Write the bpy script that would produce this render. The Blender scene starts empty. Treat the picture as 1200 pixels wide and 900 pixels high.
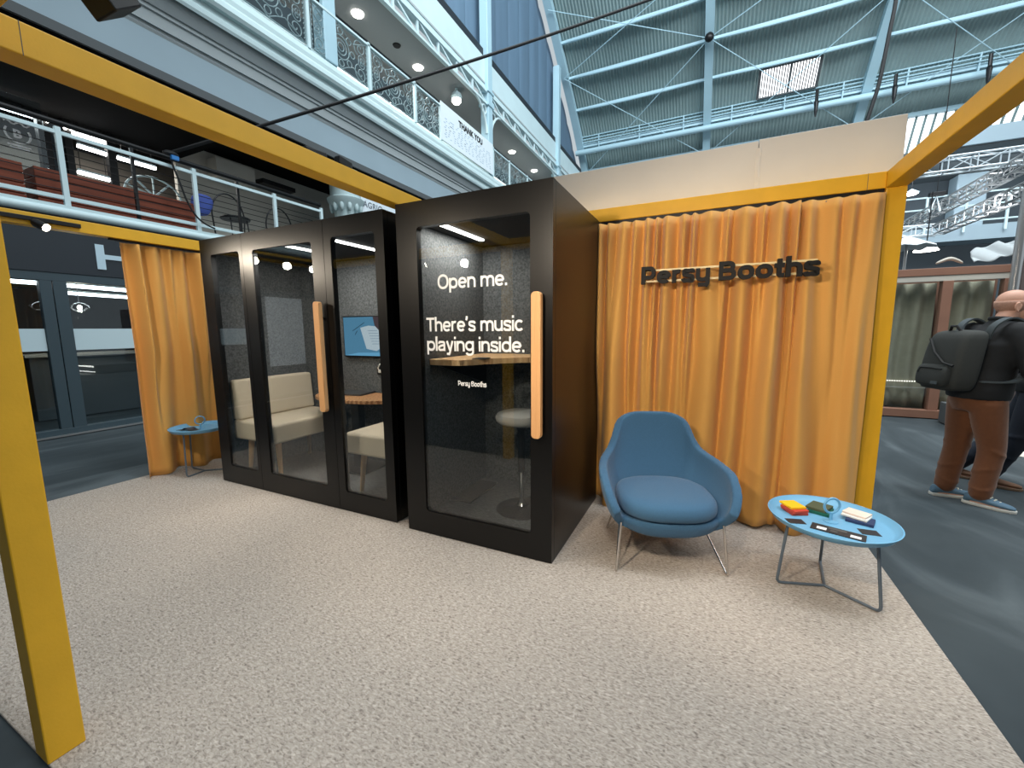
import bpy, bmesh, math, random
from mathutils import Vector, Matrix, Quaternion
random.seed(7)
S = bpy.context.scene
COL = S.collection
V = Vector
PI = math.pi

# ------------------------------------------------------------------ camera
FPX, YAW, PITCH, ROLL = 481.7, -0.4455, -0.13175, -0.00814
CAM = V((0, 0, 1.40))
_f = V((math.sin(YAW)*math.cos(PITCH), math.cos(YAW)*math.cos(PITCH), math.sin(PITCH)))
_r0 = V((math.cos(YAW), -math.sin(YAW), 0))
_u0 = _r0.cross(_f)
_r = _r0*math.cos(ROLL) + _u0*math.sin(ROLL)
_u = -_r0*math.sin(ROLL) + _u0*math.cos(ROLL)
cd = bpy.data.cameras.new('camera'); cam = bpy.data.objects.new('camera', cd); COL.objects.link(cam)
cd.sensor_width = 36; cd.lens = FPX/1200*36; cd.clip_end = 200; cd.clip_start = .02
cam.matrix_world = Matrix(((_r.x, _u.x, -_f.x, CAM.x), (_r.y, _u.y, -_f.y, CAM.y), (_r.z, _u.z, -_f.z, CAM.z), (0, 0, 0, 1)))
S.camera = cam
def ray(x, y): return _r*((x-600)/FPX) - _u*((y-450)/FPX) + _f
def onx(x, y, X): d = ray(x, y); return CAM + d*(X/d.x)      # survey helpers: where a sight line meets a known wall or floor
def ony(x, y, Y): d = ray(x, y); return CAM + d*(Y/d.y)
def onz(x, y, Z): d = ray(x, y); return CAM + d*((Z-CAM.z)/d.z)

# ------------------------------------------------------------------ materials
def srgb(r, g, b):
    f = lambda c: (c/255/12.92) if c/255 <= .04045 else ((c/255+.055)/1.055)**2.4
    return (f(r), f(g), f(b), 1)
def mat(name, col, rough=.5, metal=0, var=0, vscale=20, bump=0, bscale=60, spec=.5, emit=None, estr=0, stretch=None, coat=0, sheen=0):
    m = bpy.data.materials.new(name); m.use_nodes = True
    nt = m.node_tree; b = nt.nodes['Principled BSDF']
    b.inputs['Base Color'].default_value = col; b.inputs['Roughness'].default_value = rough
    b.inputs['Metallic'].default_value = metal; b.inputs['Specular IOR Level'].default_value = spec
    if coat: b.inputs['Coat Weight'].default_value = coat
    if sheen: b.inputs['Sheen Weight'].default_value = sheen
    tc = nt.nodes.new('ShaderNodeTexCoord'); mp = nt.nodes.new('ShaderNodeMapping')
    nt.links.new(tc.outputs['Object'], mp.inputs[0])
    if stretch: mp.inputs['Scale'].default_value = stretch
    if var:
        n = nt.nodes.new('ShaderNodeTexNoise'); n.inputs['Scale'].default_value = vscale; n.inputs['Detail'].default_value = 4
        nt.links.new(mp.outputs[0], n.inputs['Vector'])
        r = nt.nodes.new('ShaderNodeValToRGB')
        r.color_ramp.elements[0].position = .3; r.color_ramp.elements[1].position = .7
        r.color_ramp.elements[0].color = tuple(c*(1-var) for c in col[:3])+(1,)
        r.color_ramp.elements[1].color = tuple(min(1, c*(1+var)) for c in col[:3])+(1,)
        nt.links.new(n.outputs['Fac'], r.inputs[0]); nt.links.new(r.outputs[0], b.inputs['Base Color'])
    if bump:
        n = nt.nodes.new('ShaderNodeTexNoise'); n.inputs['Scale'].default_value = bscale; n.inputs['Detail'].default_value = 3
        nt.links.new(mp.outputs[0], n.inputs['Vector'])
        bp = nt.nodes.new('ShaderNodeBump'); bp.inputs['Strength'].default_value = bump; bp.inputs['Distance'].default_value = .01
        nt.links.new(n.outputs['Fac'], bp.inputs['Height']); nt.links.new(bp.outputs[0], b.inputs['Normal'])
    if emit:
        b.inputs['Emission Color'].default_value = emit; b.inputs['Emission Strength'].default_value = estr
    return m
def ramp_mat(name, stops, tex='noise', scale=50, rough=.9, detail=6, stretch=(1, 1, 1), bump=0, spec=.3, dist=.01, distort=0, sheen=0):
    m = bpy.data.materials.new(name); m.use_nodes = True
    nt = m.node_tree; b = nt.nodes['Principled BSDF']
    b.inputs['Roughness'].default_value = rough; b.inputs['Specular IOR Level'].default_value = spec
    if sheen: b.inputs['Sheen Weight'].default_value = sheen
    tc = nt.nodes.new('ShaderNodeTexCoord'); mp = nt.nodes.new('ShaderNodeMapping'); mp.inputs['Scale'].default_value = stretch
    nt.links.new(tc.outputs['Object'], mp.inputs[0])
    if tex == 'noise':
        n = nt.nodes.new('ShaderNodeTexNoise'); n.inputs['Detail'].default_value = detail; n.inputs['Distortion'].default_value = distort
    elif tex == 'voronoi':
        n = nt.nodes.new('ShaderNodeTexVoronoi')
    else:
        n = nt.nodes.new('ShaderNodeTexWave'); n.inputs['Distortion'].default_value = distort; n.inputs['Detail'].default_value = detail
    n.inputs['Scale'].default_value = scale
    nt.links.new(mp.outputs[0], n.inputs['Vector'])
    r = nt.nodes.new('ShaderNodeValToRGB'); cr = r.color_ramp
    while len(cr.elements) < len(stops): cr.elements.new(.5)
    for e, (p, c) in zip(cr.elements, stops): e.position = p; e.color = c
    src = n.outputs['Color'] if tex == 'voronoi' else n.outputs['Fac']
    nt.links.new(src, r.inputs[0]); nt.links.new(r.outputs[0], b.inputs['Base Color'])
    if bump:
        bp = nt.nodes.new('ShaderNodeBump'); bp.inputs['Strength'].default_value = bump; bp.inputs['Distance'].default_value = dist
        nt.links.new(src, bp.inputs['Height']); nt.links.new(bp.outputs[0], b.inputs['Normal'])
    return m
def glass_mat(name, tint=(1, 1, 1, 1), rough=0.0, refl=1.0, ior=1.45, fog=0, fogcol=(.8, .9, .95, 1)):
    m = bpy.data.materials.new(name); m.use_nodes = True
    nt = m.node_tree; nt.nodes.remove(nt.nodes['Principled BSDF']); out = nt.nodes['Material Output']
    t = nt.nodes.new('ShaderNodeBsdfTransparent'); t.inputs[0].default_value = tint
    g = nt.nodes.new('ShaderNodeBsdfGlossy'); g.inputs['Roughness'].default_value = rough
    g.inputs[0].default_value = (refl, refl, refl, 1)
    fr = nt.nodes.new('ShaderNodeFresnel')
    ge = nt.nodes.new('ShaderNodeNewGeometry'); mr = nt.nodes.new('ShaderNodeMapRange')      # same reflectance on both faces of the pane
    mr.inputs['To Min'].default_value = ior; mr.inputs['To Max'].default_value = 1/ior
    nt.links.new(ge.outputs['Backfacing'], mr.inputs['Value']); nt.links.new(mr.outputs[0], fr.inputs[0])
    mx = nt.nodes.new('ShaderNodeMixShader')
    nt.links.new(fr.outputs[0], mx.inputs[0]); nt.links.new(t.outputs[0], mx.inputs[1]); nt.links.new(g.outputs[0], mx.inputs[2])
    last = mx
    if fog:
        d = nt.nodes.new('ShaderNodeBsdfDiffuse'); d.inputs[0].default_value = fogcol
        m2 = nt.nodes.new('ShaderNodeMixShader'); m2.inputs[0].default_value = fog
        nt.links.new(mx.outputs[0], m2.inputs[1]); nt.links.new(d.outputs[0], m2.inputs[2]); last = m2
    nt.links.new(last.outputs[0], out.inputs[0])
    return m
def emit_mat(name, col, s):
    m = bpy.data.materials.new(name); m.use_nodes = True
    nt = m.node_tree; nt.nodes.remove(nt.nodes['Principled BSDF']); e = nt.nodes.new('ShaderNodeEmission')
    e.inputs[0].default_value = col; e.inputs[1].default_value = s
    nt.links.new(e.outputs[0], nt.nodes['Material Output'].inputs[0]); return m

M = {}
M['carpet'] = ramp_mat('beige_carpet', [(0.30, srgb(124, 114, 105)), (.45, srgb(166, 155, 144)), (.58, srgb(182, 171, 160)), (.75, srgb(206, 196, 185))], scale=85, detail=8, rough=.95, bump=.35, dist=.004, distort=.8, stretch=(.7, 1.5, 1))
M['floor'] = ramp_mat('charcoal_carpet', [(.32, srgb(48, 56, 60)), (.52, srgb(62, 70, 74)), (.72, srgb(92, 100, 104))], scale=1.1, detail=8, rough=.85, stretch=(1.6, .5, 1), distort=1.2, bump=.1)
M['yellow'] = mat('yellow_paint', srgb(228, 172, 34), .45, var=.05, vscale=8, bump=.05, bscale=120)
M['white_wall'] = mat('white_panel', srgb(226, 218, 208), .8, var=.03, vscale=3, bump=.05, bscale=30)
M['black'] = mat('black_panel', srgb(10, 9, 9), .33, var=.06, vscale=200, bump=.02, bscale=400, spec=.36)
M['black_matt'] = mat('black_matt', srgb(18, 18, 18), .7)
M['black_metal'] = mat('black_metal', srgb(20, 20, 22), .4, metal=.3)
M['felt'] = ramp_mat('grey_felt', [(.3, srgb(64, 66, 68)), (.7, srgb(106, 108, 109))], scale=70, detail=5, rough=.95, bump=.2, dist=.004)
M['felt_dark'] = ramp_mat('dark_felt', [(.3, srgb(40, 41, 43)), (.7, srgb(62, 63, 65))], scale=120, detail=5, rough=.95)
M['boothfloor'] = ramp_mat('booth_carpet', [(.3, srgb(74, 75, 76)), (.7, srgb(112, 113, 114))], scale=45, detail=6, rough=.95, stretch=(1, 3, 1))
M['glass'] = glass_mat('booth_glass', (.90, .92, .92, 1), refl=1, ior=1.5)
M['glass_shop'] = glass_mat('shop_glass', (.8, .87, .9, 1), refl=1, ior=1.5)
M['frost'] = glass_mat('frosted_film', (.5, .6, .65, 1), rough=.3, fog=.85, fogcol=srgb(214, 234, 240))
M['oak'] = ramp_mat('pale_oak', [(.2, srgb(196, 140, 88)), (.55, srgb(222, 168, 114)), (.85, srgb(232, 184, 132))], tex='wave', scale=9, detail=3, rough=.5, stretch=(6, 6, .5), distort=3)
M['walnut'] = ramp_mat('table_wood', [(.2, srgb(150, 104, 66)), (.55, srgb(186, 134, 90)), (.85, srgb(205, 156, 110))], tex='wave', scale=7, detail=3, rough=.45, stretch=(1, 8, 8), distort=3)
M['butcher'] = ramp_mat('block_wood', [(.15, srgb(126, 84, 48)), (.4, srgb(216, 172, 124)), (.8, srgb(240, 204, 160))], scale=14, detail=3, rough=.5, stretch=(2.5, 2.5, .2))
M['curtain'] = mat('mustard_curtain', srgb(216, 160, 84), .75, var=.03, vscale=300, bump=.08, bscale=500, sheen=.15, spec=.2)
M['letter_black'] = mat('black_letter', srgb(24, 22, 21), .6, spec=.25)
M['letter_white'] = mat('white_vinyl', srgb(245, 245, 245), .6)
M['brass_rail'] = mat('pale_rail', srgb(232, 206, 150), .4)
M['chrome'] = mat('chrome', srgb(205, 200, 195), .12, metal=1)
M['blue_fabric'] = mat('blue_wool', srgb(62, 98, 128), .9, var=.10, vscale=220, bump=.25, bscale=500, sheen=.15, spec=.2)
M['sky_blue'] = mat('sky_blue_metal', srgb(112, 172, 208), .45, var=.02)
M['steel_blue'] = mat('grey_blue_metal', srgb(98, 110, 122), .4, metal=.2)
M['cream'] = mat('cream_fabric', srgb(214, 200, 178), .9, var=.05, vscale=200, bump=.2, bscale=500, spec=.2)
M['bench_leg'] = mat('beech_leg', srgb(206, 164, 116), .5)
M['white_steel'] = mat('pale_painted_steel', srgb(205, 226, 230), .45, var=.03, vscale=2)
M['roof_steel'] = mat('roof_steel', srgb(172, 204, 216), .5, var=.04, vscale=1)
M['roof_sheet'] = mat('roof_sheet', srgb(138, 158, 158), .65, var=.06, vscale=.6)
M['blind'] = mat('blue_blind', srgb(96, 122, 144), .8, var=.12, vscale=1.2, stretch=(1, 1, .1))
M['bulkhead'] = mat('bulkhead_paint', srgb(150, 168, 178), .8, var=.04, vscale=1)
M['cornice'] = mat('cornice_paint', srgb(186, 206, 208), .6, var=.03, vscale=1)
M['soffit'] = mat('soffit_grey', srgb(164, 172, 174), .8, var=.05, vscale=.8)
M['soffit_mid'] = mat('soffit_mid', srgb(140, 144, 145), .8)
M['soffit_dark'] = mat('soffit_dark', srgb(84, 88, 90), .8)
M['shop_frame'] = mat('shop_frame', srgb(58, 74, 82), .45)
M['shop_fascia'] = mat('shop_fascia', srgb(34, 42, 50), .55, var=.03, vscale=2)
M['plaster'] = mat('plaster', srgb(184, 180, 170), .85, var=.05, vscale=2)
M['redwood'] = ramp_mat('red_cedar', [(.2, srgb(92, 44, 30)), (.6, srgb(128, 64, 44)), (.9, srgb(146, 80, 56))], scale=3, detail=5, rough=.6, stretch=(4, .5, 8))
M['tube'] = emit_mat('tube_light', (1, 1, 1, 1), 9)
M['led'] = emit_mat('led_strip', (1, .97, .92, 1), 9)
M['bulb'] = emit_mat('spot_bulb', (1, .9, .74, 1), 30)
M['downlight'] = emit_mat('downlight', (1, .96, .88, 1), 12)
M['skylight'] = emit_mat('skylight_pane', (.94, .97, 1, 1), 2.2)
M['glazing'] = emit_mat('roof_glazing', (.86, .94, 1, 1), 2.4)
M['screen_bezel'] = mat('screen_bezel', srgb(14, 14, 16), .3)
M['brown_frame'] = mat('brown_frame', srgb(136, 98, 80), .6, var=.06, vscale=5)
M['net'] = mat('net_curtain', srgb(164, 160, 140), .9, var=.06, vscale=12)
M['denim'] = mat('dark_denim', srgb(26, 32, 44), .9, var=.1, vscale=60)
M['brown_cord'] = mat('brown_trouser', srgb(112, 68, 40), .9, var=.06, vscale=40, bump=.1, bscale=100, sheen=.2)
M['jacket'] = mat('black_jacket', srgb(24, 26, 29), .85, bump=.15, bscale=30)
M['rucksack'] = mat('dark_rucksack', srgb(50, 52, 50), .85, var=.06, vscale=80, bump=.1, bscale=200)
M['strap'] = mat('grey_strap', srgb(70, 78, 82), .8)
M['skin'] = mat('skin', srgb(206, 158, 136), .55, var=.04, vscale=30)
M['stubble'] = mat('cropped_hair', srgb(178, 138, 120), .8, var=.1, vscale=90)
M['shoe_blue'] = mat('blue_canvas', srgb(84, 112, 132), .8, var=.05, vscale=60)
M['sole'] = mat('white_sole', srgb(196, 196, 190), .7)
M['boot'] = mat('tan_boot', srgb(116, 80, 56), .7)
M['sock'] = mat('dark_sock', srgb(26, 28, 38), .9)
M['cable'] = mat('black_cable', srgb(18, 18, 20), .6)
M['alu'] = mat('truss_aluminium', srgb(206, 216, 222), .35, metal=.25)
M['silver'] = mat('silver_pole', srgb(186, 186, 186), .3, metal=.8)
M['parasol'] = mat('white_canvas', srgb(226, 232, 234), .85)
M['darkhall'] = mat('dark_hall', srgb(70, 78, 84), .85, var=.15, vscale=.7)
M['sailcloth'] = mat('sailcloth', srgb(186, 192, 194), .9)
M['banner'] = mat('banner_white', srgb(226, 236, 242), .7)
M['ink'] = mat('banner_ink', srgb(60, 84, 116), .7)

# ------------------------------------------------------------------ mesh builder
def basis(d):
    d = d.normalized(); a = V((0, 0, 1)) if abs(d.z) < .95 else V((1, 0, 0))
    x = a.cross(d).normalized(); y = d.cross(x); return x, y
class MB:
    def __init__(s): s.v = []; s.f = []; s.mi = []; s.cur = 0
    def add(s, vs, fs):
        o = len(s.v); s.v += [V(p) for p in vs]; s.f += [tuple(i+o for i in f) for f in fs]; s.mi += [s.cur]*len(fs); return s
    def box(s, c, size, rot=None):
        c = V(c); h = V(size)/2
        p = [V((x*h.x, y*h.y, z*h.z)) for x in (-1, 1) for y in (-1, 1) for z in (-1, 1)]
        if rot is not None: p = [rot @ q for q in p]
        return s.add([c+q for q in p], [(0, 1, 3, 2), (4, 6, 7, 5), (0, 4, 5, 1), (2, 3, 7, 6), (0, 2, 6, 4), (1, 5, 7, 3)])
    def b2(s, a, b): a, b = V(a), V(b); return s.box((a+b)/2, tuple(abs(t) for t in (b-a)))
    def bar(s, p, q, w, h=None, up=None):
        p, q = V(p), V(q); h = h or w; d = (q-p)
        z = d.normalized(); u = V(up) if up else (V((0, 0, 1)) if abs(z.z) < .95 else V((1, 0, 0)))
        x = u.cross(z).normalized(); y = z.cross(x)
        r = Matrix((x, y, z)).transposed(); return s.box((p+q)/2, (w, h, d.length), r)
    def tube(s, pts, r, n=8, closed=False, caps=True):
        pts = [V(p) for p in pts]; k = len(pts); rr = r if isinstance(r, (list, tuple)) else [r]*k
        vs = []; px = None
        for i, p in enumerate(pts):
            a = pts[(i-1) % k] if closed else pts[max(i-1, 0)]; b = pts[(i+1) % k] if closed else pts[min(i+1, k-1)]
            d = (b-a).normalized()
            if px is None: px, py = basis(d)
            else:
                px = (px - d*px.dot(d)).normalized(); py = d.cross(px)
            for j in range(n):
                t = 2*PI*j/n; vs.append(p + (px*math.cos(t) + py*math.sin(t))*rr[i])
        fs = []
        for i in range(k if closed else k-1):
            i2 = (i+1) % k
            for j in range(n): fs.append((i*n+j, i*n+(j+1) % n, i2*n+(j+1) % n, i2*n+j))
        if caps and not closed: fs += [tuple(range(n))[::-1], tuple((k-1)*n+j for j in range(n))]
        return s.add(vs, fs)
    def cyl(s, p, q, r, r2=None, n=16): return s.tube([p, q], [r, r if r2 is None else r2], n)
    def lathe(s, prof, c=(0, 0, 0), n=32, axis=None):
        c = V(c); vs = []
        for (r, z) in prof:
            for j in range(n):
                t = 2*PI*j/n; vs.append(V((r*math.cos(t), r*math.sin(t), z)))
        if axis is not None:
            q = V((0, 0, 1)).rotation_difference(V(axis)); vs = [q @ p for p in vs]
        k = len(prof); fs = []
        for i in range(k-1):
            for j in range(n): fs.append((i*n+j, i*n+(j+1) % n, (i+1)*n+(j+1) % n, (i+1)*n+j))
        fs += [tuple(range(n))[::-1], tuple((k-1)*n+j for j in range(n))]
        return s.add([c+p for p in vs], fs)
    def prism(s, poly, dvec):
        poly = [V(p) for p in poly]; d = V(dvec); n = len(poly)
        return s.add(poly+[p+d for p in poly], [tuple(range(n))[::-1], tuple(range(n, 2*n))]+[(i, (i+1) % n, n+(i+1) % n, n+i) for i in range(n)])
    def grid(s, fn, nu, nv, cu=False):
        vs = [fn(i/(nu if cu else nu-1), j/(nv-1)) for j in range(nv) for i in range(nu)]
        fs = []
        for j in range(nv-1):
            for i in range(nu if cu else nu-1):
                i2 = (i+1) % nu; fs.append((j*nu+i, j*nu+i2, (j+1)*nu+i2, (j+1)*nu+i))
        return s.add(vs, fs)
    def loft(s, rings, n=20, fwd=V((1, 0, 0)), left=V((0, 1, 0)), e=2.0):
        # rings: (centre, rf, rl) ellipses across fwd/left, or with own axes (centre, rf, rl, fwd, left)
        vs = []
        for rg in rings:
            c, a, b = V(rg[0]), rg[1], rg[2]; F, L = (V(rg[3]), V(rg[4])) if len(rg) > 3 else (fwd, left)
            for j in range(n):
                t = 2*PI*j/n; ct, st = math.cos(t), math.sin(t)
                x = math.copysign(abs(ct)**(2/e), ct); y = math.copysign(abs(st)**(2/e), st)
                vs.append(c+F*(a*x)+L*(b*y))
        k = len(rings); fs = []
        for i in range(k-1):
            for j in range(n): fs.append((i*n+j, i*n+(j+1) % n, (i+1)*n+(j+1) % n, (i+1)*n+j))
        fs += [tuple(range(n))[::-1], tuple((k-1)*n+j for j in range(n))]
        return s.add(vs, fs)
    def ball(s, c, r, n=16, sc=(1, 1, 1), R=None):
        c = V(c); m = n//2; vs = []; fs = []
        for i in range(m+1):
            th = PI*i/m
            for j in range(n):
                p = V((math.sin(th)*math.cos(2*PI*j/n)*r*sc[0], math.sin(th)*math.sin(2*PI*j/n)*r*sc[1], math.cos(th)*r*sc[2]))
                vs.append(c+(R @ p if R is not None else p))
        for i in range(m):
            for j in range(n): fs.append((i*n+j, (i+1)*n+j, (i+1)*n+(j+1) % n, i*n+(j+1) % n))
        return s.add(vs, fs)
    def build(s, name, m, parent=None, bevel=0, smooth=False, subsurf=0, solid=0, remesh=0, msmooth=0, local=False, seg=2, kind=None, label=None):
        me = bpy.data.meshes.new(name)
        inv = Matrix.Identity(4)
        if parent is not None and not local:
            r = parent
            while r.parent: r = r.parent
            inv = r.matrix_basis.inverted()
        me.from_pydata([inv @ p for p in s.v], [], s.f)
        ms = m if isinstance(m, (list, tuple)) else [m]
        for q in ms: me.materials.append(M[q] if isinstance(q, str) else q)
        if len(ms) > 1: me.polygons.foreach_set('material_index', s.mi)
        bm = bmesh.new(); bm.from_mesh(me); bmesh.ops.remove_doubles(bm, verts=bm.verts, dist=1e-6)
        if not solid: bmesh.ops.recalc_face_normals(bm, faces=bm.faces)
        bm.to_mesh(me); bm.free()
        o = bpy.data.objects.new(name, me); COL.objects.link(o)
        if parent is not None: o.parent = parent
        if smooth or subsurf or remesh:
            me.polygons.foreach_set('use_smooth', [True]*len(me.polygons))
        if bevel:
            b = o.modifiers.new('b', 'BEVEL'); b.width = bevel; b.segments = seg; b.limit_method = 'ANGLE'; b.angle_limit = .6; b.use_clamp_overlap = True
        if solid:
            b = o.modifiers.new('s', 'SOLIDIFY'); b.thickness = solid; b.offset = 0
        if remesh:
            b = o.modifiers.new('r', 'REMESH'); b.mode = 'VOXEL'; b.voxel_size = remesh; b.use_smooth_shade = True
        if msmooth:
            b = o.modifiers.new('sm', 'SMOOTH'); b.factor = .5; b.iterations = msmooth
        if subsurf:
            b = o.modifiers.new('u', 'SUBSURF'); b.levels = subsurf; b.render_levels = subsurf
        if smooth and not (subsurf or remesh):
            try: me.set_sharp_from_angle(angle=.7)
            except Exception: pass
        if kind: o['kind'] = kind
        if label: o['label'] = label
        return o
def empty(name, loc=(0, 0, 0), rz=0):
    o = bpy.data.objects.new(name, None); COL.objects.link(o); o.location = loc; o.rotation_euler = (0, 0, rz); o.empty_display_size = .1
    o.matrix_basis = Matrix.Translation(V(loc)) @ Matrix.Rotation(rz, 4, 'Z')
    return o
def tag(o, label, cat, group=None, kind=None):
    o['label'] = label; o['category'] = cat
    if group: o['group'] = group
    if kind: o['kind'] = kind
    return o
def thing(name, label, cat, loc=(0, 0, 0), rz=0, group=None): return tag(empty(name, loc, rz), label, cat, group)
def struct(o, label=None):
    o['kind'] = 'structure'
    if label: o['label'] = label
    return o
def copy_tree(o, parent=None):
    c = o.copy(); COL.objects.link(c)
    if parent is not None: c.parent = parent
    for ch in list(o.children): copy_tree(ch, c)
    return c
def spline(tab, u):
    # Catmull-Rom through (u, (values...)) rows
    for i in range(len(tab)-1):
        if u <= tab[i+1][0] or i == len(tab)-2: break
    g = lambda k: tab[max(0, min(len(tab)-1, k))]
    u0, u1 = g(i)[0], g(i+1)[0]; t = (u-u0)/(u1-u0); out = []
    for k in range(len(tab[0][1])):
        p0, p1, p2, p3 = (g(i+d)[1][k] for d in (-1, 0, 1, 2))
        out.append(.5*((2*p1)+(-p0+p2)*t+(2*p0-5*p1+4*p2-p3)*t*t+(-p0+3*p1-3*p2+p3)*t**3))
    return out
def text_mb(txt, size, depth, origin, xdir, updir, offset=0, spacing=1, align='LEFT', xs=1.0, line=1.0):
    c = bpy.data.curves.new('t', 'FONT'); c.body = txt; c.size = size; c.extrude = depth/2; c.offset = offset; c.space_character = spacing
    c.align_x = align; c.resolution_u = 4; c.space_line = line
    o = bpy.data.objects.new('t', c); COL.objects.link(o)
    dg = bpy.context.evaluated_depsgraph_get(); me = bpy.data.meshes.new_from_object(o.evaluated_get(dg))
    X = V(xdir).normalized(); U = V(updir).normalized(); N = X.cross(U); O = V(origin)
    mb = MB(); mb.add([O+X*(v.co.x*xs)+U*v.co.y+N*v.co.z for v in me.vertices], [tuple(p.vertices) for p in me.polygons])
    bpy.data.objects.remove(o); bpy.data.curves.remove(c); bpy.data.meshes.remove(me)
    return mb

# grotesk lettering drawn as strokes of even weight (cap height .72, x-height .52)
def _arc(cx, cy, rx, ry, a0, a1, n=18, e=2.25):
    o = []
    for i in range(n+1):
        t = math.radians(a0+(a1-a0)*i/n); c, q = math.cos(t), math.sin(t)
        o.append((cx+rx*math.copysign(abs(c)**(2/e), c), cy+ry*math.copysign(abs(q)**(2/e), q)))
    return o
def _cat(pts, n=6):
    tab = [(i/(len(pts)-1), p) for i, p in enumerate(pts)]; m = (len(pts)-1)*n
    return [tuple(spline(tab, i/m)) for i in range(m+1)]
def glyph(ch, w):
    h = w/2; X = .52; A = .75; S_ = []; adv = .54
    ring = lambda wd, cx=None: _arc(wd/2, X/2, wd/2-h, X/2-h+.006, 0, 360, 36)
    if ch == 'o': S_ = [ring(.55)]; adv = .55
    elif ch == 'O': S_ = [_arc(.36, .36, .36-h, .368-h, 0, 360, 44)]; adv = .72
    elif ch == 'p': S_ = [[(h, -.20), (h, X)], ring(.55)]; adv = .55
    elif ch == 'd': S_ = [[(.55-h, 0), (.55-h, A)], ring(.55)]; adv = .55
    elif ch == 'g': S_ = [[(.54-h, X)]+_arc(.27, -.01, .27-h, .19-h*.6, 0, -160, 16), _arc(.27, .275, .27-h, .25-h, 0, 360, 36)]; adv = .54
    elif ch == 'e': S_ = [[(h, .262), (.54-h, .262)], _arc(.27, .26, .27-h, .268-h, 0, 318, 30)]
    elif ch == 'c': S_ = [_arc(.265, .26, .265-h, .268-h, 42, 318, 30)]; adv = .51
    elif ch in 'nh': S_ = [[(h, 0), (h, X if ch == 'n' else A)], _arc(.255, .285, .255-h, .243-h, 180, 0, 16)+[(.51-h, 0)]]; adv = .51
    elif ch == 'm': S_ = [[(h, 0), (h, X)], _arc(.235, .29, .235-h, .238-h, 180, 0, 14)+[(.47-h, 0)], _arc(.47+.235-w, .29, .235-h, .238-h, 180, 0, 14)+[(.94-w-h, 0)]]; adv = .94-w
    elif ch == 'r': S_ = [[(h, 0), (h, X)], _arc(.235, .26, .235-h, .268-h, 180, 70, 12)]; adv = .33
    elif ch == 'u': S_ = [[(.51-h, 0), (.51-h, X)], [(h, X)]+_arc(.255, .235, .255-h, .243-h, 180, 360, 16)]; adv = .51
    elif ch == '\u00fd': S_ = [[(h, X)]+_arc(.255, .235, .255-h, .243-h, 180, 360, 16), [(.51-h, X), (.51-h, -.06)]+[(.47-h, -.14), (.40-h, -.20+h), (.10, -.20+h)]]; adv = .51
    elif ch == 'i': S_ = [[(h, 0), (h, X)], [(h, .62), (h, .62+w*1.05)]]; adv = w
    elif ch == 'l': S_ = [[(h, 0), (h, A)]]; adv = w
    elif ch == 'y': S_ = [[(h*1.1, X), (.255, .03)], [(.50-h*1.1, X), (.245, -.08), (.20, -.16), (.13, -.20+h), (.05, -.20+h)]]; adv = .50
    elif ch == 'a': S_ = [_cat([(h+.01, .37), (.09, .455), (.25, X-h+.004), (.41-h*.4, .45), (.48-h, .34)])+[(.48-h, 0)], _cat([(.48-h, .295), (.25, .285), (h+.03, .22), (h, .145), (h+.04, .06), (.20, h-.004), (.38, .075), (.48-h, .18)])]; adv = .49
    elif ch == 's': S_ = [_cat([(.43-h*.4, .375), (.375, .455), (.235, X-h+.005), (.10, .455), (h+.005, .375), (.10, .305), (.235, .265), (.37, .22), (.455-h, .145), (.375, .06), (.235, h-.005), (.09, .065), (h*.5+.01, .15)])]; adv = .46
    elif ch == 't': S_ = [[(.155, .68), (.155, .15)]+_arc(.155+.11, .15, .11, .15-h, 180, 270, 6)+[(.31, h)], [(0, X-h), (.31, X-h)]]; adv = .31
    elif ch == 'T': S_ = [[(0, .72-h), (.56, .72-h)], [(.28, .72-w), (.28, 0)]]; adv = .56
    elif ch == 'P': S_ = [[(h, 0), (h, .72)], [(h, .72-h)]+_arc(.34, (.72-h+.27)/2, .56-.34-h, (.72-h-.27)/2, 90, -90, 14)+[(h, .27)]]; adv = .57
    elif ch == 'B': S_ = [[(h, 0), (h, .72)], [(h, .72-h)]+_arc(.34, (.72-h+.375)/2, .55-.34-h, (.72-h-.375)/2, 90, -90, 12)+[(h, .375)], [(h, .375)]+_arc(.35, (h+.375)/2, .59-.35-h, (.375-h)/2, 90, -90, 12)+[(h, h)]]; adv = .60
    elif ch == '\u2019': S_ = [[(h*1.2, A), (h*1.2, .65), (h*.5, .55)]]; adv = w*1.1
    elif ch == '.': S_ = [[(h, 0), (h, w*1.1)]]; adv = w*1.05
    elif ch == ' ': adv = .22
    return S_, adv
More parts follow.
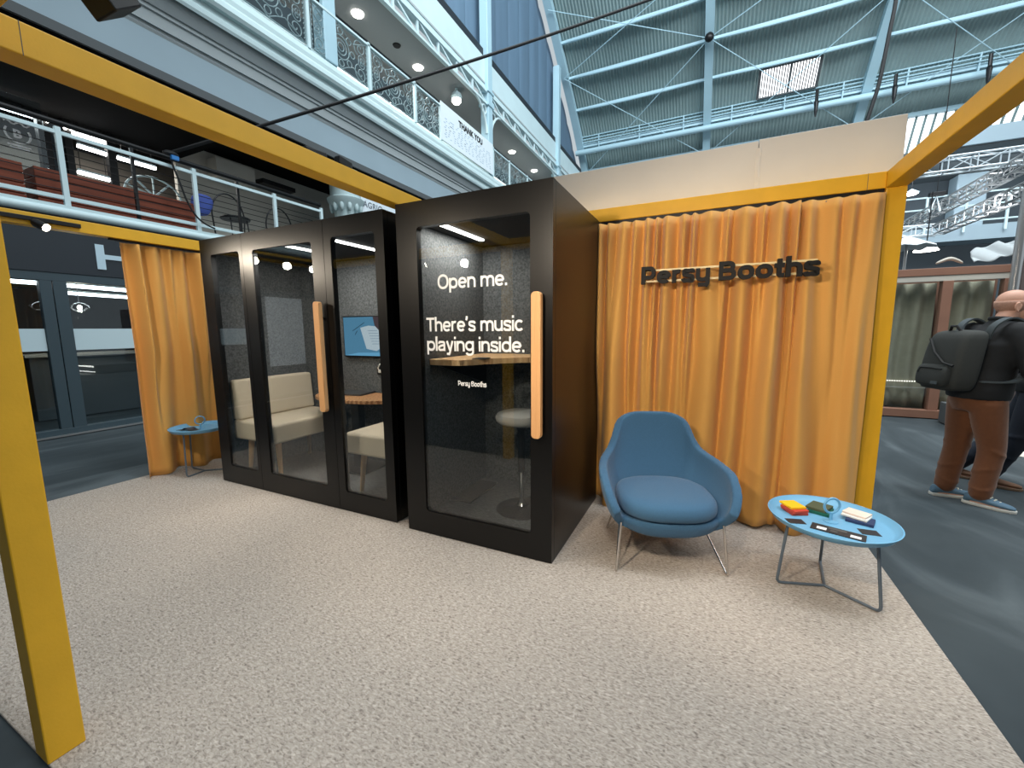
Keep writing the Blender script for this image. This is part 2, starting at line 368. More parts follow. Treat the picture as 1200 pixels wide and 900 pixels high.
def grotesk(txt, scale, w, depth, width, origin, track=.055):
    mb = MB(); x = 0; lay = 0
    for ch in txt:
        S_, adv = glyph(ch, w)
        for st in S_:
            lay = (lay+1) % 4; e_ = .0002*lay/depth      # strokes sit a hair apart in depth where they cross
            P = [V((a+x, 0, b)) for a, b in st]; n = len(P); closed = (P[0]-P[-1]).length < 1e-6
            if closed: P = P[:-1]; n -= 1
            A_, B_ = [], []
            for i in range(n):
                a = P[(i-1) % n] if (closed or i) else P[0]; b = P[(i+1) % n] if (closed or i < n-1) else P[-1]
                d1 = (P[i]-a); d2 = (b-P[i]); d1 = d1.normalized() if d1.length > 1e-9 else d2.normalized(); d2 = d2.normalized() if d2.length > 1e-9 else d1
                n1 = V((-d1.z, 0, d1.x)); n2 = V((-d2.z, 0, d2.x)); m = (n1+n2); m = m.normalized() if m.length > 1e-6 else n1
                k = (w/2)/max(.5, m.dot(n1)); A_.append(P[i]+m*k); B_.append(P[i]-m*k)
            vs = []
            for i in range(n): vs += [A_[i]+V((0, -.5-e_, 0)), B_[i]+V((0, -.5-e_, 0)), B_[i]+V((0, .5+e_, 0)), A_[i]+V((0, .5+e_, 0))]
            fs = []
            for i in range(n if closed else n-1):
                j = (i+1) % n
                for k in range(4): fs.append((i*4+k, i*4+(k+1) % 4, j*4+(k+1) % 4, j*4+k))
            if not closed: fs += [(0, 1, 2, 3), ((n-1)*4+3, (n-1)*4+2, (n-1)*4+1, (n-1)*4)]
            mb.add(vs, fs)
        x += adv+track
    x -= track; kx = width/x
    for v in mb.v: v.x, v.y, v.z = v.x*kx+origin[0], v.y*depth+origin[1], v.z*scale+origin[2]
    return mb

# ================================================================== STAND
# floors
mb = MB(); mb.b2((-16, -8, -.2), (18, 34, -.012)); struct(mb.build('floor', 'floor'), 'dark charcoal hall carpet')
mb = MB(); mb.b2((-4.95, .40, -.012), (.985, 3.46, 0)); o = mb.build('carpet', 'carpet', bevel=.004)
tag(o, 'beige speckled carpet covering the floor of the booth stand', 'carpet')
# back wall of the stand
def wall_pt(x, z): return V((x, 3.42, z))
mb = MB()
mb.b2((-1.96, 3.42, 0), (.24, 3.50, 2.657)); mb.b2((.244, 3.42, 0), (1.012, 3.50, 2.665))
struct(mb.build('wall_back', 'white_wall', bevel=.003), 'white stand wall rising above the yellow beam')
mb = MB(); mb.grid(lambda u, v: V((.243+(.012*math.sin(v*9)+.008)*0.6*(1-abs(2*u-1))*1+(u-.5)*.03, 3.4185-.006*math.sin(PI*u), 2.34+v*.27)), 6, 14)
struct(mb.build('trim_1', 'white_wall', solid=.002), 'loose tape covering the seam of the white wall')

ZB, ZT = 2.216, 2.312
def beam(a, b, label, name='yellow_beam', joints=()):
    mb = MB(); mb.b2(a, b); o = mb.build(name, 'yellow', bevel=.004); tag(o, label, 'beam', None, 'thing')
    for (p, q) in joints:
        j = MB(); j.b2(p, q); j.build('joint_line', 'soffit_dark', o)
    return o
beam((-1.975, 3.28, ZB), (.905, 3.38, ZT), 'yellow wooden beam running along the back wall above the long mustard curtain',
     joints=[((.815, 3.279, ZB), (.817, 3.281, ZT))])
beam((.905, -.2, ZB), (1.005, 3.38, ZT), 'yellow wooden beam jutting from the back corner post out overhead at the right')
beam((-1.975, .49, ZB), (-1.875, 3.28, ZT), 'long yellow wooden beam crossing above the black booths towards the back wall',
     joints=[((-1.8752, .585, ZB), (-1.8745, .587, ZT))])
beam((-4.82, .49, ZB+.005), (-4.72, 3.3, ZT+.005), 'yellow wooden beam above the narrow curtain and black track')
beam((-4.82, .395, ZB), (.905, .49, ZT), 'yellow wooden beam along the open front of the stand')
def post(x0, x1, y0, y1, z1, label):
    mb = MB(); mb.b2((x0, y0, 0), (x1, y1, z1)); tag(mb.build('yellow_post', 'yellow', bevel=.004), label, 'post', None, 'thing')
    return
post(.907, 1.005, 3.28, 3.38, ZB, 'yellow wooden post at the right end of the long mustard curtain')
post(-1.975, -1.88, .397, .49, ZB, 'thick yellow wooden post standing at the front edge of the beige carpet')

# track light on the left beam + spotlights
t = thing('track_light', 'black ceiling track with lit spotlights under the beam beside the narrow curtain', 'track light', (-4.70, 1.1, 2.26))
mb = MB(); mb.b2((-4.722, .55, 2.252), (-4.695, 1.655, 2.284)); mb.build('track', 'black_metal', t, bevel=.003)
def spot_head(root, p, aim, lit=True, name='spot_head', r=.032, L=.10):
    p, aim = V(p), V(aim); d = (aim-p).normalized()
    mb = MB(); mb.lathe([(.005, -L*.6), (r*.8, -L*.58), (r, -L*.4), (r, L*.4), (r*.9, L*.4), (r*.86, L*.3)], p, 20, d)
    h = mb.build(name, 'black_metal', root, smooth=True)
    if lit:
        mb = MB(); mb.lathe([(.001, L*.34), (r*.84, L*.35), (r*.84, L*.37), (.001, L*.38)], p, 16, d); mb.build('bulb', 'bulb', h)
    return h
def lamp_spot(p, aim, e, ang=70, blend=.7, col=(1, .86, .68), size=.04):
    l = bpy.data.lights.new('spot', 'SPOT'); l.energy = e; l.spot_size = math.radians(ang); l.spot_blend = blend; l.color = col; l.shadow_soft_size = size
    o = bpy.data.objects.new('spot_light', l); COL.objects.link(o); o.location = p
    o.rotation_euler = (V(aim)-V(p)).to_track_quat('-Z', 'Y').to_euler(); return o
SP = [((-4.64, 1.41, 2.215), (-2.2, 2.6, .9)), ((-4.64, 1.0, 2.215), (-2.6, 2.4, .8)), ((-4.64, .66, 2.215), (-1.6, 2.0, .4))]
for p, a in SP:
    spot_head(t, p, a)
    mb = MB(); mb.cyl((p[0], p[1], p[2]+.02), (-4.708, p[1], 2.255), .006); mb.build('arm', 'black_metal', t)
FR = [((-2.92, .44, 2.15), (-4.3, 2.3, .9)), ((-2.43, .44, 2.15), (-1.5, 2.5, .9)), ((-1.0, .44, 2.15), (-.15, 3.2, 1.15)), ((-.15, .44, 2.15), (.45, 3.2, 1.0))]
FL = ['black spotlight under the front beam opposite the left booth bench', 'black spotlight under the front beam opposite the single booth door',
      'black spotlight under the front beam opposite the right side of the single booth', 'black spotlight under the front beam opposite the blue armchair']
for (p, a), lb in zip(FR, FL):
    t = thing('spotlight', lb, 'spotlight', p, 0, 'spotlights along the front beam')
    mb = MB(); mb.cyl(p, (p[0], p[1], 2.216), .008); mb.build('stem', 'black_metal', t)
    spot_head(t, p, a)
# dark spotlight seen behind the middle beam, and one hanging at the top of the view
t = thing('spotlight', 'black track spotlight resting along the far side of the yellow beam', 'spotlight', (-2.02, 1.85, 2.37))
mb = MB(); mb.bar((-2.03, 1.64, 2.36), (-2.03, 2.10, 2.36), .035, .03); mb.build('track', 'black_metal', t, bevel=.004)
for q in (((-2.03, 1.88, 2.40), (-2.03, 1.98, 2.385), .05), ((-2.03, 1.66, 2.375), (-2.03, 1.80, 2.385), .04)): mb = MB(); mb.bar(*q); mb.build('lamp_head', 'black_metal', t, bevel=.008)
t = thing('spotlight', 'black square floodlight hanging at the top edge above the yellow beam', 'spotlight', tuple(onx(123, -8, -1.95)))
mb = MB(); c = onx(123, -8, -1.95); R = Matrix.Rotation(.70, 3, 'X') @ Matrix.Rotation(.12, 3, 'Z')
mb.box(c, (.115, .115, .115), R); mb.build('lamp_body', 'black_metal', t, bevel=.006)
mb = MB(); mb.cyl(c, c+V((0, 0, 1.2)), .008); mb.build('rod', 'black_metal', t)

# ------------------------------------------------------------------ curtains
def fold_fn(rnd, n):
    pts = [-.5/n]
    while pts[-1] < 1.05: pts.append(pts[-1]+(1/n)*rnd.uniform(.6, 1.45))
    k = [rnd.uniform(.55, 1.2) for _ in pts]
    def h(u):
        for i in range(len(pts)-2):
            if u <= pts[i+1]: break
        t = (u-pts[i])/(pts[i+1]-pts[i]); return k[i]*(.5-.5*math.cos(2*PI*t))
    return h
def curtain_mb(p0, p1, z0, z1, seed, ntop, nlow, atop, alow, side, nx=420, nz=30):
    rnd = random.Random(seed); p0, p1 = V(p0), V(p1); d = p1-p0; L = d.length; d.normalize(); nrm = V((d.y, -d.x, 0))*side
    hs = [fold_fn(rnd, ntop), fold_fn(rnd, (ntop+nlow)/2), fold_fn(rnd, nlow)]
    ph = [rnd.uniform(0, 6.28) for _ in range(6)]
    def fn(u, v):
        lo = 1-v                       # 0 at the top, 1 at the hem
        uu = u+.012*math.sin(5*u+ph[0]+1.8*v)*lo
        w0 = max(0, 1-lo*1.6); w2 = max(0, min(1, lo*1.25-.1)); w1 = .8*(1-abs(2*lo-.9)) if abs(2*lo-.9) < 1 else 0
        off = atop*hs[0](uu)*(w0+.25)+.5*(atop+alow)*hs[1](uu+.01*math.sin(3*v))*w1+alow*hs[2](uu+.006*math.sin(2*v+ph[1]))*w2
        off -= .45*(atop+(alow-atop)*lo)
        off += .018*lo*math.sin(4.3*uu+ph[3])+.004*math.sin(31*uu+ph[4]+5*v)*lo+.003*math.sin(17*uu-9*v)
        z = z0+(z1-z0)*v+.012*math.sin(uu*nlow*3+ph[1])*lo**3-.010*hs[0](uu)*v**6
        off *= min(1, .25+9*(1-u)); s = u*L+.010*math.sin(uu*nlow*2*PI+ph[2])*min(1, 9*(1-u))
        return p0+d*s+nrm*off+V((0, 0, z))
    mb = MB(); mb.grid(fn, nx, nz); return mb
t = thing('curtain', 'wide mustard pleated curtain hanging along the back wall behind the black lettering', 'curtain', (0, 3.27, 0))
mb = curtain_mb((-.86, 3.235, 0), (.897, 3.235, 0), .012, 2.185, 3, 20, 8.5, .08, .145, 1, nx=640, nz=40)
mb.build('fabric', 'curtain', t, smooth=True, solid=.003)
mb = MB(); mb.b2((-.95, 3.285, 2.192), (.90, 3.31, 2.215))
mb.build('curtain_rail', 'black_metal', t)
for i in range(26):
    x = -.84+1.73*i/25; mb = MB(); mb.tube([(x, 3.296, 2.20), (x+.004, 3.27, 2.185), (x, 3.25, 2.17)], .0035, 6); mb.build('hook', 'chrome', t)
t = thing('curtain', 'narrow mustard curtain beside the dark shop front with its hem on the carpet', 'curtain', (-4.79, 2.4, 0))
mb = curtain_mb((-4.80, 1.93, 0), (-4.80, 3.25, 0), .012, 2.205, 21, 11, 5.5, .08, .16, 1, nx=420, nz=34)
mb.build('fabric', 'curtain', t, smooth=True, solid=.003)
mb = MB(); mb.b2((-4.785, 1.85, 2.203), (-4.76, 3.28, 2.221)); mb.build('curtain_rail', 'black_metal', t)

# ------------------------------------------------------------------ sign on the curtain
t = thing('sign', 'black cut-out lettering mounted on two pale rails before the mustard curtain', 'sign', (.06, 3.1, 1.77))
mb = grotesk('Pers\u00fd Booths', .165, .155, .035, 1.03, (-.452, 3.085, 1.708), track=.04)
mb.build('lettering', 'letter_black', t)
for z in (1.728, 1.802):
    mb = MB(); mb.b2((-.43, 3.104, z-.007), (.57, 3.118, z+.007)); mb.build('rail', 'brass_rail', t, bevel=.002)
for x in (-.30, .42):
    mb = MB(); mb.cyl((x, 3.112, 1.765), (x, 3.42, 1.765), .005, n=8); mb.b2((x-.006, 3.106, 1.72), (x+.006, 3.116, 1.81)); mb.build('wall_bracket', 'brass_rail', t)

# ------------------------------------------------------------------ booths
def rrect(x0, x1, z0, z1, r, k=6):
    out = []
    for (cx, cz, a) in ((x1-r, z0+r, -PI/2), (x1-r, z1-r, 0), (x0+r, z1-r, PI/2), (x0+r, z0+r, PI)):
        for i in range(k): t = a+PI/2*i/(k-1); out.append((cx+r*math.cos(t), cz+r*math.sin(t)))
    return out
def frame_mb(x0, x1, z0, z1, hole, y0, y1, r=.028, k=6):
    inn = rrect(*hole, r, k); outc = [(x1, z0), (x1, z1), (x0, z1), (x0, z0)]; n = len(inn)
    mb = MB(); fr = [(x, y0, z) for x, z in inn]; bk = [(x, y1, z) for x, z in inn]
    of = [(c[0], y0, c[1]) for c in outc]; ob = [(c[0], y1, c[1]) for c in outc]
    vs = fr+bk+of+ob; fs = []
    for i in range(n):
        j = (i+1) % n; ci, cj = i//k, j//k
        fs.append((i, j, n+j, n+i))
        if ci == cj:
            fs.append((i, j, 2*n+ci)); fs.append((n+i, n+j, 2*n+4+ci))
        else:
            fs.append((i, j, 2*n+cj, 2*n+ci)); fs.append((n+i, n+j, 2*n+4+cj, 2*n+4+ci))
    for c in range(4):
        d = (c+1) % 4; fs.append((2*n+c, 2*n+d, 2*n+4+d, 2*n+4+c))
    mb.add(vs, fs); return mb
def pane(parent, hole, y, name='glass_pane'):
    x0, x1, z0, z1 = hole; mb = MB(); mb.b2((x0-.006, y-.003, z0-.006), (x1+.006, y+.003, z1+.006)); return mb.build(name, 'glass', parent)
def handle(parent, x0, x1, z0, z1, yf, parts=True):
    mb = MB()
    pts = rrect(x0, x1, z0, z1, .022, 6); mb.prism([(x, yf-.062, z) for x, z in pts], (0, .036, 0))
    h = mb.build('handle', 'oak', parent, bevel=.004)
    for z in (z0+.12, z1-.12):
        mb = MB(); mb.cyl(((x0+x1)/2, yf-.03, z), ((x0+x1)/2, yf+.002, z), .010); mb.build('standoff', 'black_metal', h)
    return h
def booth_shell(t, x0, x1, y0, y1, H, th=.05):
    mb = MB()
    mb.b2((x0, y0, 0), (x0+th, y1, H)); mb.b2((x1-th, y0, 0), (x1, y1, H)); mb.b2((x0+th, y1-th, 0), (x1-th, y1, H))
    mb.b2((x0+th, y0, H-.06), (x1-th, y1-th, H)); mb.b2((x0+th, y0, 0), (x1-th, y1-th, .045))
    s = mb.build('shell', 'black', t, bevel=.003)
    a, b = x0+th, x1-th; y = y1-th
    mb = MB(); mb.b2((a, y0+.05, .05), (a+.012, y, 2.1)); mb.b2((b-.012, y0+.05, .05), (b, y, 2.1)); mb.b2((a+.012, y-.012, .05), (b-.012, y, 2.1))
    mb.build('wall_lining', 'felt', t)
    mb = MB(); mb.b2((a, y0+.05, 2.11), (b, y, 2.135)); mb.build('ceiling_panel', 'felt_dark', t)
    mb = MB(); mb.b2((a, y0+.05, .046), (b, y, .054)); mb.build('floor_mat', 'boothfloor', t)
    return s
def led(t, x, y0, y1, z=2.108, name='led_strip'):
    mb = MB(); mb.b2((x-.020, y0, z-.012), (x+.020, y1, z)); mb.build(name, 'led', t, bevel=.003)
    l = bpy.data.lights.new('led_area', 'AREA'); l.shape = 'RECTANGLE'; l.size = .04; l.size_y = y1-y0; l.energy = 9; l.color = (1, .95, .88)
    o = bpy.data.objects.new('led_light', l); COL.objects.link(o); o.location = (x, (y0+y1)/2, z-.016)

# single booth
BX0, BX1, BY0, BY1, BH = -1.862, -.787, 2.178, 3.262, 2.20
t = thing('office_booth', 'black single work booth with white message lettering on its glass door', 'booth', ((BX0+BX1)/2, (BY0+BY1)/2, 0))
booth_shell(t, BX0, BX1, BY0+.045, BY1, BH)
hole = (-1.702, -.922, .165, 2.045)
d = frame_mb(BX0, BX1, .004, BH, hole, BY0, BY0+.044).build('door', 'black', t)
pane(d, hole, BY0+.012)
handle(d, -.893, -.835, .78, 1.605, BY0)
YL = BY0+.0075
for txt, x, z, wd in (('Open me.', -1.555, 1.655, .485), ('There\u2019s music', -1.652, 1.392, .685), ('playing inside.', -1.652, 1.268, .69)):
    grotesk(txt, .122, .114, .0012, wd, (x, YL, z), track=.045).build('lettering', 'letter_white', d, label='white message lettering')
grotesk('Pers\u00fd Booths', .045, .135, .0012, .205, (-1.422, YL, 1.05), track=.045).build('lettering', 'letter_white', d, label='small white name lettering')
led(t, -1.66, 2.36, 2.95)
mb = MB(); mb.b2((-1.80, 2.62, .054), (-1.62, 3.08, .064))
v = mb.build('air_vent', 'black_matt', t)
# corner desk of the single booth
dp = [(-1.80, 2.40), (-1.60, 2.40), (-1.555, 2.415), (-1.50, 2.47), (-1.44, 2.58), (-1.36, 2.70), (-1.25, 2.80), (-1.10, 2.86), (-.95, 2.87), (-.85, 2.87), (-.85, 3.198), (-1.80, 3.198)]
mb = MB(); mb.prism([(x, y, 1.152) for x, y in dp], (0, 0, .042)); mb.build('desk', 'butcher', t, bevel=.004)
mb = MB(); mb.prism([(-1.798, 2.46, 1.15), (-1.798, 3.19, 1.15), (-1.798, 3.19, .93)], (.02, 0, 0)); mb.build('desk_bracket', 'black_metal', t)
mb = MB(); mb.b2((-1.10, 3.19, 1.26), (-.98, 3.20, 1.34)); mb.build('socket', 'black_matt', t, bevel=.004)

# bar stool in the single booth
st = thing('bar_stool', 'grey topped bar stool on a round base inside the single booth', 'stool', (-1.215, 2.70, .054))
mb = MB(); c = V((-1.215, 2.70, 0))
mb.lathe([(.02, .054), (.19, .054), (.195, .062), (.17, .072), (.06, .082), (.03, .095), (.02, .10)], c, 40); mb.build('base', 'black_metal', st, smooth=True)
mb = MB(); mb.lathe([(.045, .085), (.03, .11), (.018, .13), (.018, .36), (.03, .37)], c, 24); mb.build('column', 'chrome', st, smooth=True)
mb = MB(); mb.lathe([(.026, .35), (.028, .66), (.06, .70), (.10, .715)], c, 24); mb.build('stem', 'black_metal', st, smooth=True)
mb = MB(); mb.lathe([(.05, .715), (.16, .72), (.185, .74), (.19, .765), (.18, .79), (.15, .80), (.02, .80)], c, 40); mb.build('seat', mat('stool_grey', srgb(150, 148, 145), .8), st, smooth=True)
# small items on the desk in the single booth
mb = MB(); mb.b2((-1.52, 2.52, 1.1945), (-1.42, 2.62, 1.2005)); o = mb.build('notepad', 'black_matt', bevel=.003)
tag(o, 'small black notepad lying on the wooden desk in the single booth', 'notepad')

# wide meeting booth
WX0, WX1, WY0, WY1 = -4.105, -1.995, 2.208, 3.20
t = thing('office_booth', 'wide black meeting booth with three glass panels and benches inside', 'booth', ((WX0+WX1)/2, (WY0+WY1)/2, 0))
booth_shell(t, WX0, WX1, WY0+.045, WY1, BH)
WB = t
g = .002
for nm, xa, xb, hole in (('side_panel', WX0, -3.515, (-3.955, -3.56, .165, 2.065)), ('door', -3.515, -2.568, (-3.385, -2.695, .17, 2.057)), ('side_panel', -2.568, WX1, (-2.495, -2.08, .155, 2.067))):
    d = frame_mb(xa+g, xb-g, .004, BH, hole, WY0, WY0+.044).build(nm, 'black', t)
    pane(d, hole, WY0+.012)
    if nm == 'door': handle(d, -2.648, -2.588, .79, 1.615, WY0)
led(t, -2.685, 2.38, 2.90); led(t, -3.205, 2.34, 2.86)
mb = MB(); mb.b2((-3.0, 3.128, .965), (-2.78, 3.138, 1.045)); s = mb.build('socket_panel', 'black_matt', t, bevel=.004)
mb = MB(); mb.box((-2.94, 3.12, 1.0), (.035, .03, .03)); mb.tube([(-2.94, 3.105, 1.0), (-2.945, 3.09, 1.03), (-2.92, 3.09, 1.07), (-2.87, 3.10, 1.10), (-2.83, 3.11, 1.10)], .006, 8); mb.build('white_plug', mat('plug_white', srgb(235, 235, 230), .5), s, smooth=True)

# meeting table (half-round, fixed at the back)
tb = thing('meeting_table', 'wooden round-ended table between the two cream benches', 'table', (-3.05, 2.95, .054))
pts = [(-3.50, 3.13)]
for i in range(25):
    a = PI+PI*i/24; pts.append((-3.05+.50*math.copysign(abs(math.cos(a))**.8, math.cos(a))*1.0, 2.96+.30*math.copysign(abs(math.sin(a))**.9, math.sin(a))))
pts.append((-2.60, 3.13))
mb = MB(); mb.prism([(x, y, .745) for x, y in pts], (0, 0, .032)); mb.build('tabletop', 'walnut', tb, bevel=.004)
mb = MB(); mb.b2((-3.10, 2.86, .08), (-3.0, 2.94, .745)); mb.build('leg', 'black_metal', tb, bevel=.004)
mb = MB(); mb.b2((-3.25, 2.72, .054), (-2.85, 3.06, .075)); mb.build('base', 'black_metal', tb, bevel=.004)
mb = MB(); mb.box((-3.17, 2.98, .787), (.34, .24, .018), Matrix.Rotation(.15, 3, 'Z')); o = mb.build('laptop', mat('laptop_grey', srgb(60, 60, 62), .4), bevel=.004)
tag(o, 'closed dark grey laptop lying on the table in the meeting booth', 'laptop')
# benches
def bench(label, sx, y0, y1, xb, mirror):
    # xb: back plane x; local direction +1 = away from back
    t = thing('bench', label, 'bench', (xb+sx*.3, (y0+y1)/2, .054), 0, 'cream benches inside the meeting booth')
    mb = MB(); mb.b2((xb+sx*.01, y0, .395), (xb+sx*.605, y1, .575)); mb.build('seat', 'cream', t, bevel=.025, seg=4, smooth=True)
    mb = MB(); prof = [(.01, .578), (.13, .578), (.10, .955), (.01, .955)]
    mb.prism([(xb+sx*a, y0, z) for a, z in prof], (0, y1-y0, 0)); mb.build('backrest', 'cream', t, bevel=.025, seg=4, smooth=True)
    for yy, s2 in ((y0+.10, -1), (y1-.10, 1)):
        for xx, s1 in ((.12, -1), (.50, 1)):
            mb = MB(); mb.tube([(xb+sx*xx, yy, .40), (xb+sx*(xx+.035*s1), yy+.02*s2, .054)], [.027, .016], 12); mb.build('leg', 'bench_leg', t, smooth=True)
bench('cream bench with high back at the left inside the meeting booth', 1, 2.30, 3.12, -4.042, 0)
bench('cream bench facing left behind the right glass panel of the meeting booth', -1, 2.38, 3.12, -2.058, 1)
# wall screen
tv = thing('screen', 'wall screen showing a blue picture with a paper and pen', 'screen', (-3.05, 3.11, 1.34))
mb = MB(); mb.b2((-3.40, 3.102, 1.135), (-2.68, 3.137, 1.548)); mb.build('bezel', 'screen_bezel', tv, bevel=.004)
def scr(name, col, s=.75): return emit_mat(name, col, s)
mb = MB(); mb.b2((-3.388, 3.1, 1.15), (-2.692, 3.1025, 1.536)); disp = mb.build('display', scr('scr_bg', srgb(96, 152, 186)), tv)
mb = MB(); mb.prism([(-3.16, 3.0995, 1.43), (-3.05, 3.0995, 1.45), (-2.93, 3.0995, 1.44), (-2.88, 3.0995, 1.24), (-2.96, 3.0995, 1.20), (-3.09, 3.0995, 1.22)], (0, -.0006, 0)); mb.build('picture_paper', scr('scr_paper', srgb(205, 222, 232)), disp)
mb = MB(); mb.bar((-3.26, 3.0988, 1.40), (-3.10, 3.0988, 1.48), .016, .001); mb.bar((-3.20, 3.0988, 1.40), (-3.23, 3.0988, 1.36), .012, .001); mb.build('picture_pen', scr('scr_dark', srgb(30, 36, 48)), disp)
mb = MB(); mb.prism([(-2.99, 3.0992, 1.536), (-2.692, 3.0992, 1.536), (-2.692, 3.0992, 1.36), (-2.87, 3.0992, 1.36), (-2.97, 3.0992, 1.45)], (0, -.0006, 0)); mb.build('picture_sleeve', scr('scr_skin', srgb(88, 74, 78)), disp)
mb = MB(); mb.prism([(-3.388, 3.0992, 1.15), (-2.692, 3.0992, 1.15), (-2.692, 3.0992, 1.19), (-3.2, 3.0992, 1.18)], (0, -.0006, 0)); mb.build('picture_edge', scr('scr_light', srgb(120, 190, 232)), disp)
mb = MB()
for i in range(6): mb.box((-3.0+.01*i, 3.098, 1.40-.026*i), (.12, .0006, .004))
mb.build('picture_lines', scr('scr_lines', srgb(120, 150, 172)), disp)

# ------------------------------------------------------------------ armchair
AC = thing('armchair', 'blue upholstered armchair with chrome wire legs on the beige carpet', 'armchair', (-.225, 2.63, 0), math.radians(20.5))
rim = [(0, (0, .335, .83)), (.2, (.13, .325, .825)), (.36, (.215, .29, .785)), (.46, (.25, .245, .70)), (.55, (.29, .19, .615)), (.70, (.352, .05, .575)), (.85, (.372, -.12, .545)), (.94, (.350, -.250, .46)), (1, (.312, -.296, .37))]
bot = [(0, (0, .205, .30)), (.2, (.10, .20, .30)), (.36, (.17, .175, .30)), (.46, (.20, .15, .30)), (.55, (.22, .12, .30)), (.70, (.25, .03, .29)), (.85, (.27, -.12, .28)), (.94, (.27, -.22, .27)), (1, (.235, -.205, .25))]
def shell(u, v):
    a = abs(u); s = -1 if u < 0 else 1
    r = spline(rim, a); b = spline(bot, a)
    bulge = .03*math.sin(PI*v)
    p = [b[i]+(r[i]-b[i])*(v**(1.0)) for i in range(3)]
    rad = math.hypot(p[0], p[1]) or 1
    p[0] += p[0]/rad*bulge; p[1] += p[1]/rad*bulge*(1 if p[1] > 0 else 0)
    return V((s*p[0], p[1], p[2]))
def thick(fn, nu, nv, th):
    # closed slab around a surface patch
    P = [[fn(-1+2*i/(nu-1), j/(nv-1)) for i in range(nu)] for j in range(nv)]
    def nrm(i, j):
        a = P[j][min(i+1, nu-1)]-P[j][max(i-1, 0)]; b = P[min(j+1, nv-1)][i]-P[max(j-1, 0)][i]; n = a.cross(b); return n.normalized() if n.length > 1e-9 else V((0, 0, 1))
    A = [P[j][i]+nrm(i, j)*th/2 for j in range(nv) for i in range(nu)]; B = [P[j][i]-nrm(i, j)*th/2 for j in range(nv) for i in range(nu)]
    n = nu*nv; fs = []
    for j in range(nv-1):
        for i in range(nu-1):
            q = (j*nu+i, j*nu+i+1, (j+1)*nu+i+1, (j+1)*nu+i); fs.append(q); fs.append(tuple(n+k for k in q[::-1]))
    for i in range(nu-1):
        fs.append((i+1, i, n+i, n+i+1)); k = (nv-1)*nu; fs.append((k+i, k+i+1, n+k+i+1, n+k+i))
    for j in range(nv-1):
        fs.append((j*nu, (j+1)*nu, n+(j+1)*nu, n+j*nu)); k = nu-1; fs.append(((j+1)*nu+k, j*nu+k, n+j*nu+k, n+(j+1)*nu+k))
    return A+B, fs
mb = MB(); mb.add(*thick(shell, 61, 16, .052))
def sq(cx, cy, a, b, z, n=40, e=3.2): return None
mb.loft([((0, -.03, .205), .17, .17), ((0, -.03, .212), .235, .235), ((0, -.04, .24), .285, .262), ((0, -.045, .29), .315, .272), ((0, -.045, .318), .312, .265)], n=48, e=2.7)
mb.build('shell', 'blue_fabric', AC, remesh=.009, msmooth=10, local=True)
mb = MB(); mb.loft([((0, -.06, .31), .235, .22), ((0, -.062, .325), .276, .262), ((0, -.064, .355), .287, .274), ((0, -.06, .40), .282, .268), ((0, -.055, .425), .258, .245), ((0, -.05, .434), .16, .15)], n=48, e=2.7)
mb.build('seat_cushion', 'blue_fabric', AC, smooth=True, subsurf=1, local=True)
for sx in (-1, 1):
    mb = MB(); r = .0065
    mb.tube([(sx*.24, .05, .23), (sx*.307, -.262, .012), (sx*.312, -.276, .007), (sx*.311, -.275, .014), (sx*.285, -.245, .29)], r, 10)
    mb.build('leg', 'chrome', AC, smooth=True, local=True)
    mb = MB(); mb.tube([(sx*.24, -.02, .23), (sx*.29, .244, .012), (sx*.292, .256, .007), (sx*.29, .25, .014), (sx*.22, .16, .30)], r, 10); mb.build('leg', 'chrome', AC, smooth=True, local=True)

# ------------------------------------------------------------------ tray tables
def tray_table(label, c, R, z, feet, ring_az):
    t = thing('tray_table', label, 'table', (c[0], c[1], 0)); cx, cy = c
    mb = MB(); mb.lathe([(.002, z-.032), (R-.035, z-.032), (R-.02, z-.028), (R, z), (R+.002, z+.004), (R-.004, z+.005), (R-.026, z-.022), (R-.04, z-.026), (.002, z-.026)], (cx, cy, 0), 72)
    mb.build('tray', 'sky_blue', t, smooth=True)
    hz = z-.026
    mb = MB(); mb.lathe([(.001, hz), (.034, hz), (.034, hz+.004), (.012, hz+.006), (.0075, hz+.01), (.0075, hz+.048), (.001, hz+.05)], (cx, cy, 0), 24)
    q = V((math.cos(ring_az), math.sin(ring_az), 0)); pts = [V((cx, cy, hz+.048+.040))+q*(.040*math.cos(2*PI*i/28))+V((0, 0, 1))*(.040*math.sin(2*PI*i/28)) for i in range(28)]
    mb.tube(pts, .006, 10, closed=True); mb.build('ring_handle', 'sky_blue', t, smooth=True)
    for (fx, fy) in feet:
        f = V((fx, fy, .007)); ctr = V((cx, cy, .007)); d = (f-ctr).normalized()
        top = V((cx, cy, z-.034))+d*(R*.72)
        pts = [ctr, f-d*.03, f-d*.012+V((0, 0, .003)), f+V((0, 0, .014))-d*.004, f+(top-f)*.08, top]
        mb = MB(); mb.tube(pts, .0075, 10); mb.build('leg', 'steel_blue', t, smooth=True)
    return t
tray_table('round sky blue tray table in front of the yellow corner post', (.632, 2.597), .284, .40, [(.83, 2.45), (.402, 2.525), (.665, 2.86)], .45)
tray_table('round sky blue tray table beside the narrow curtain and the meeting booth', (-4.555, 2.29), .255, .465, [(-4.503, 2.10), (-4.77, 2.28), (-4.36, 2.44)], 1.2)

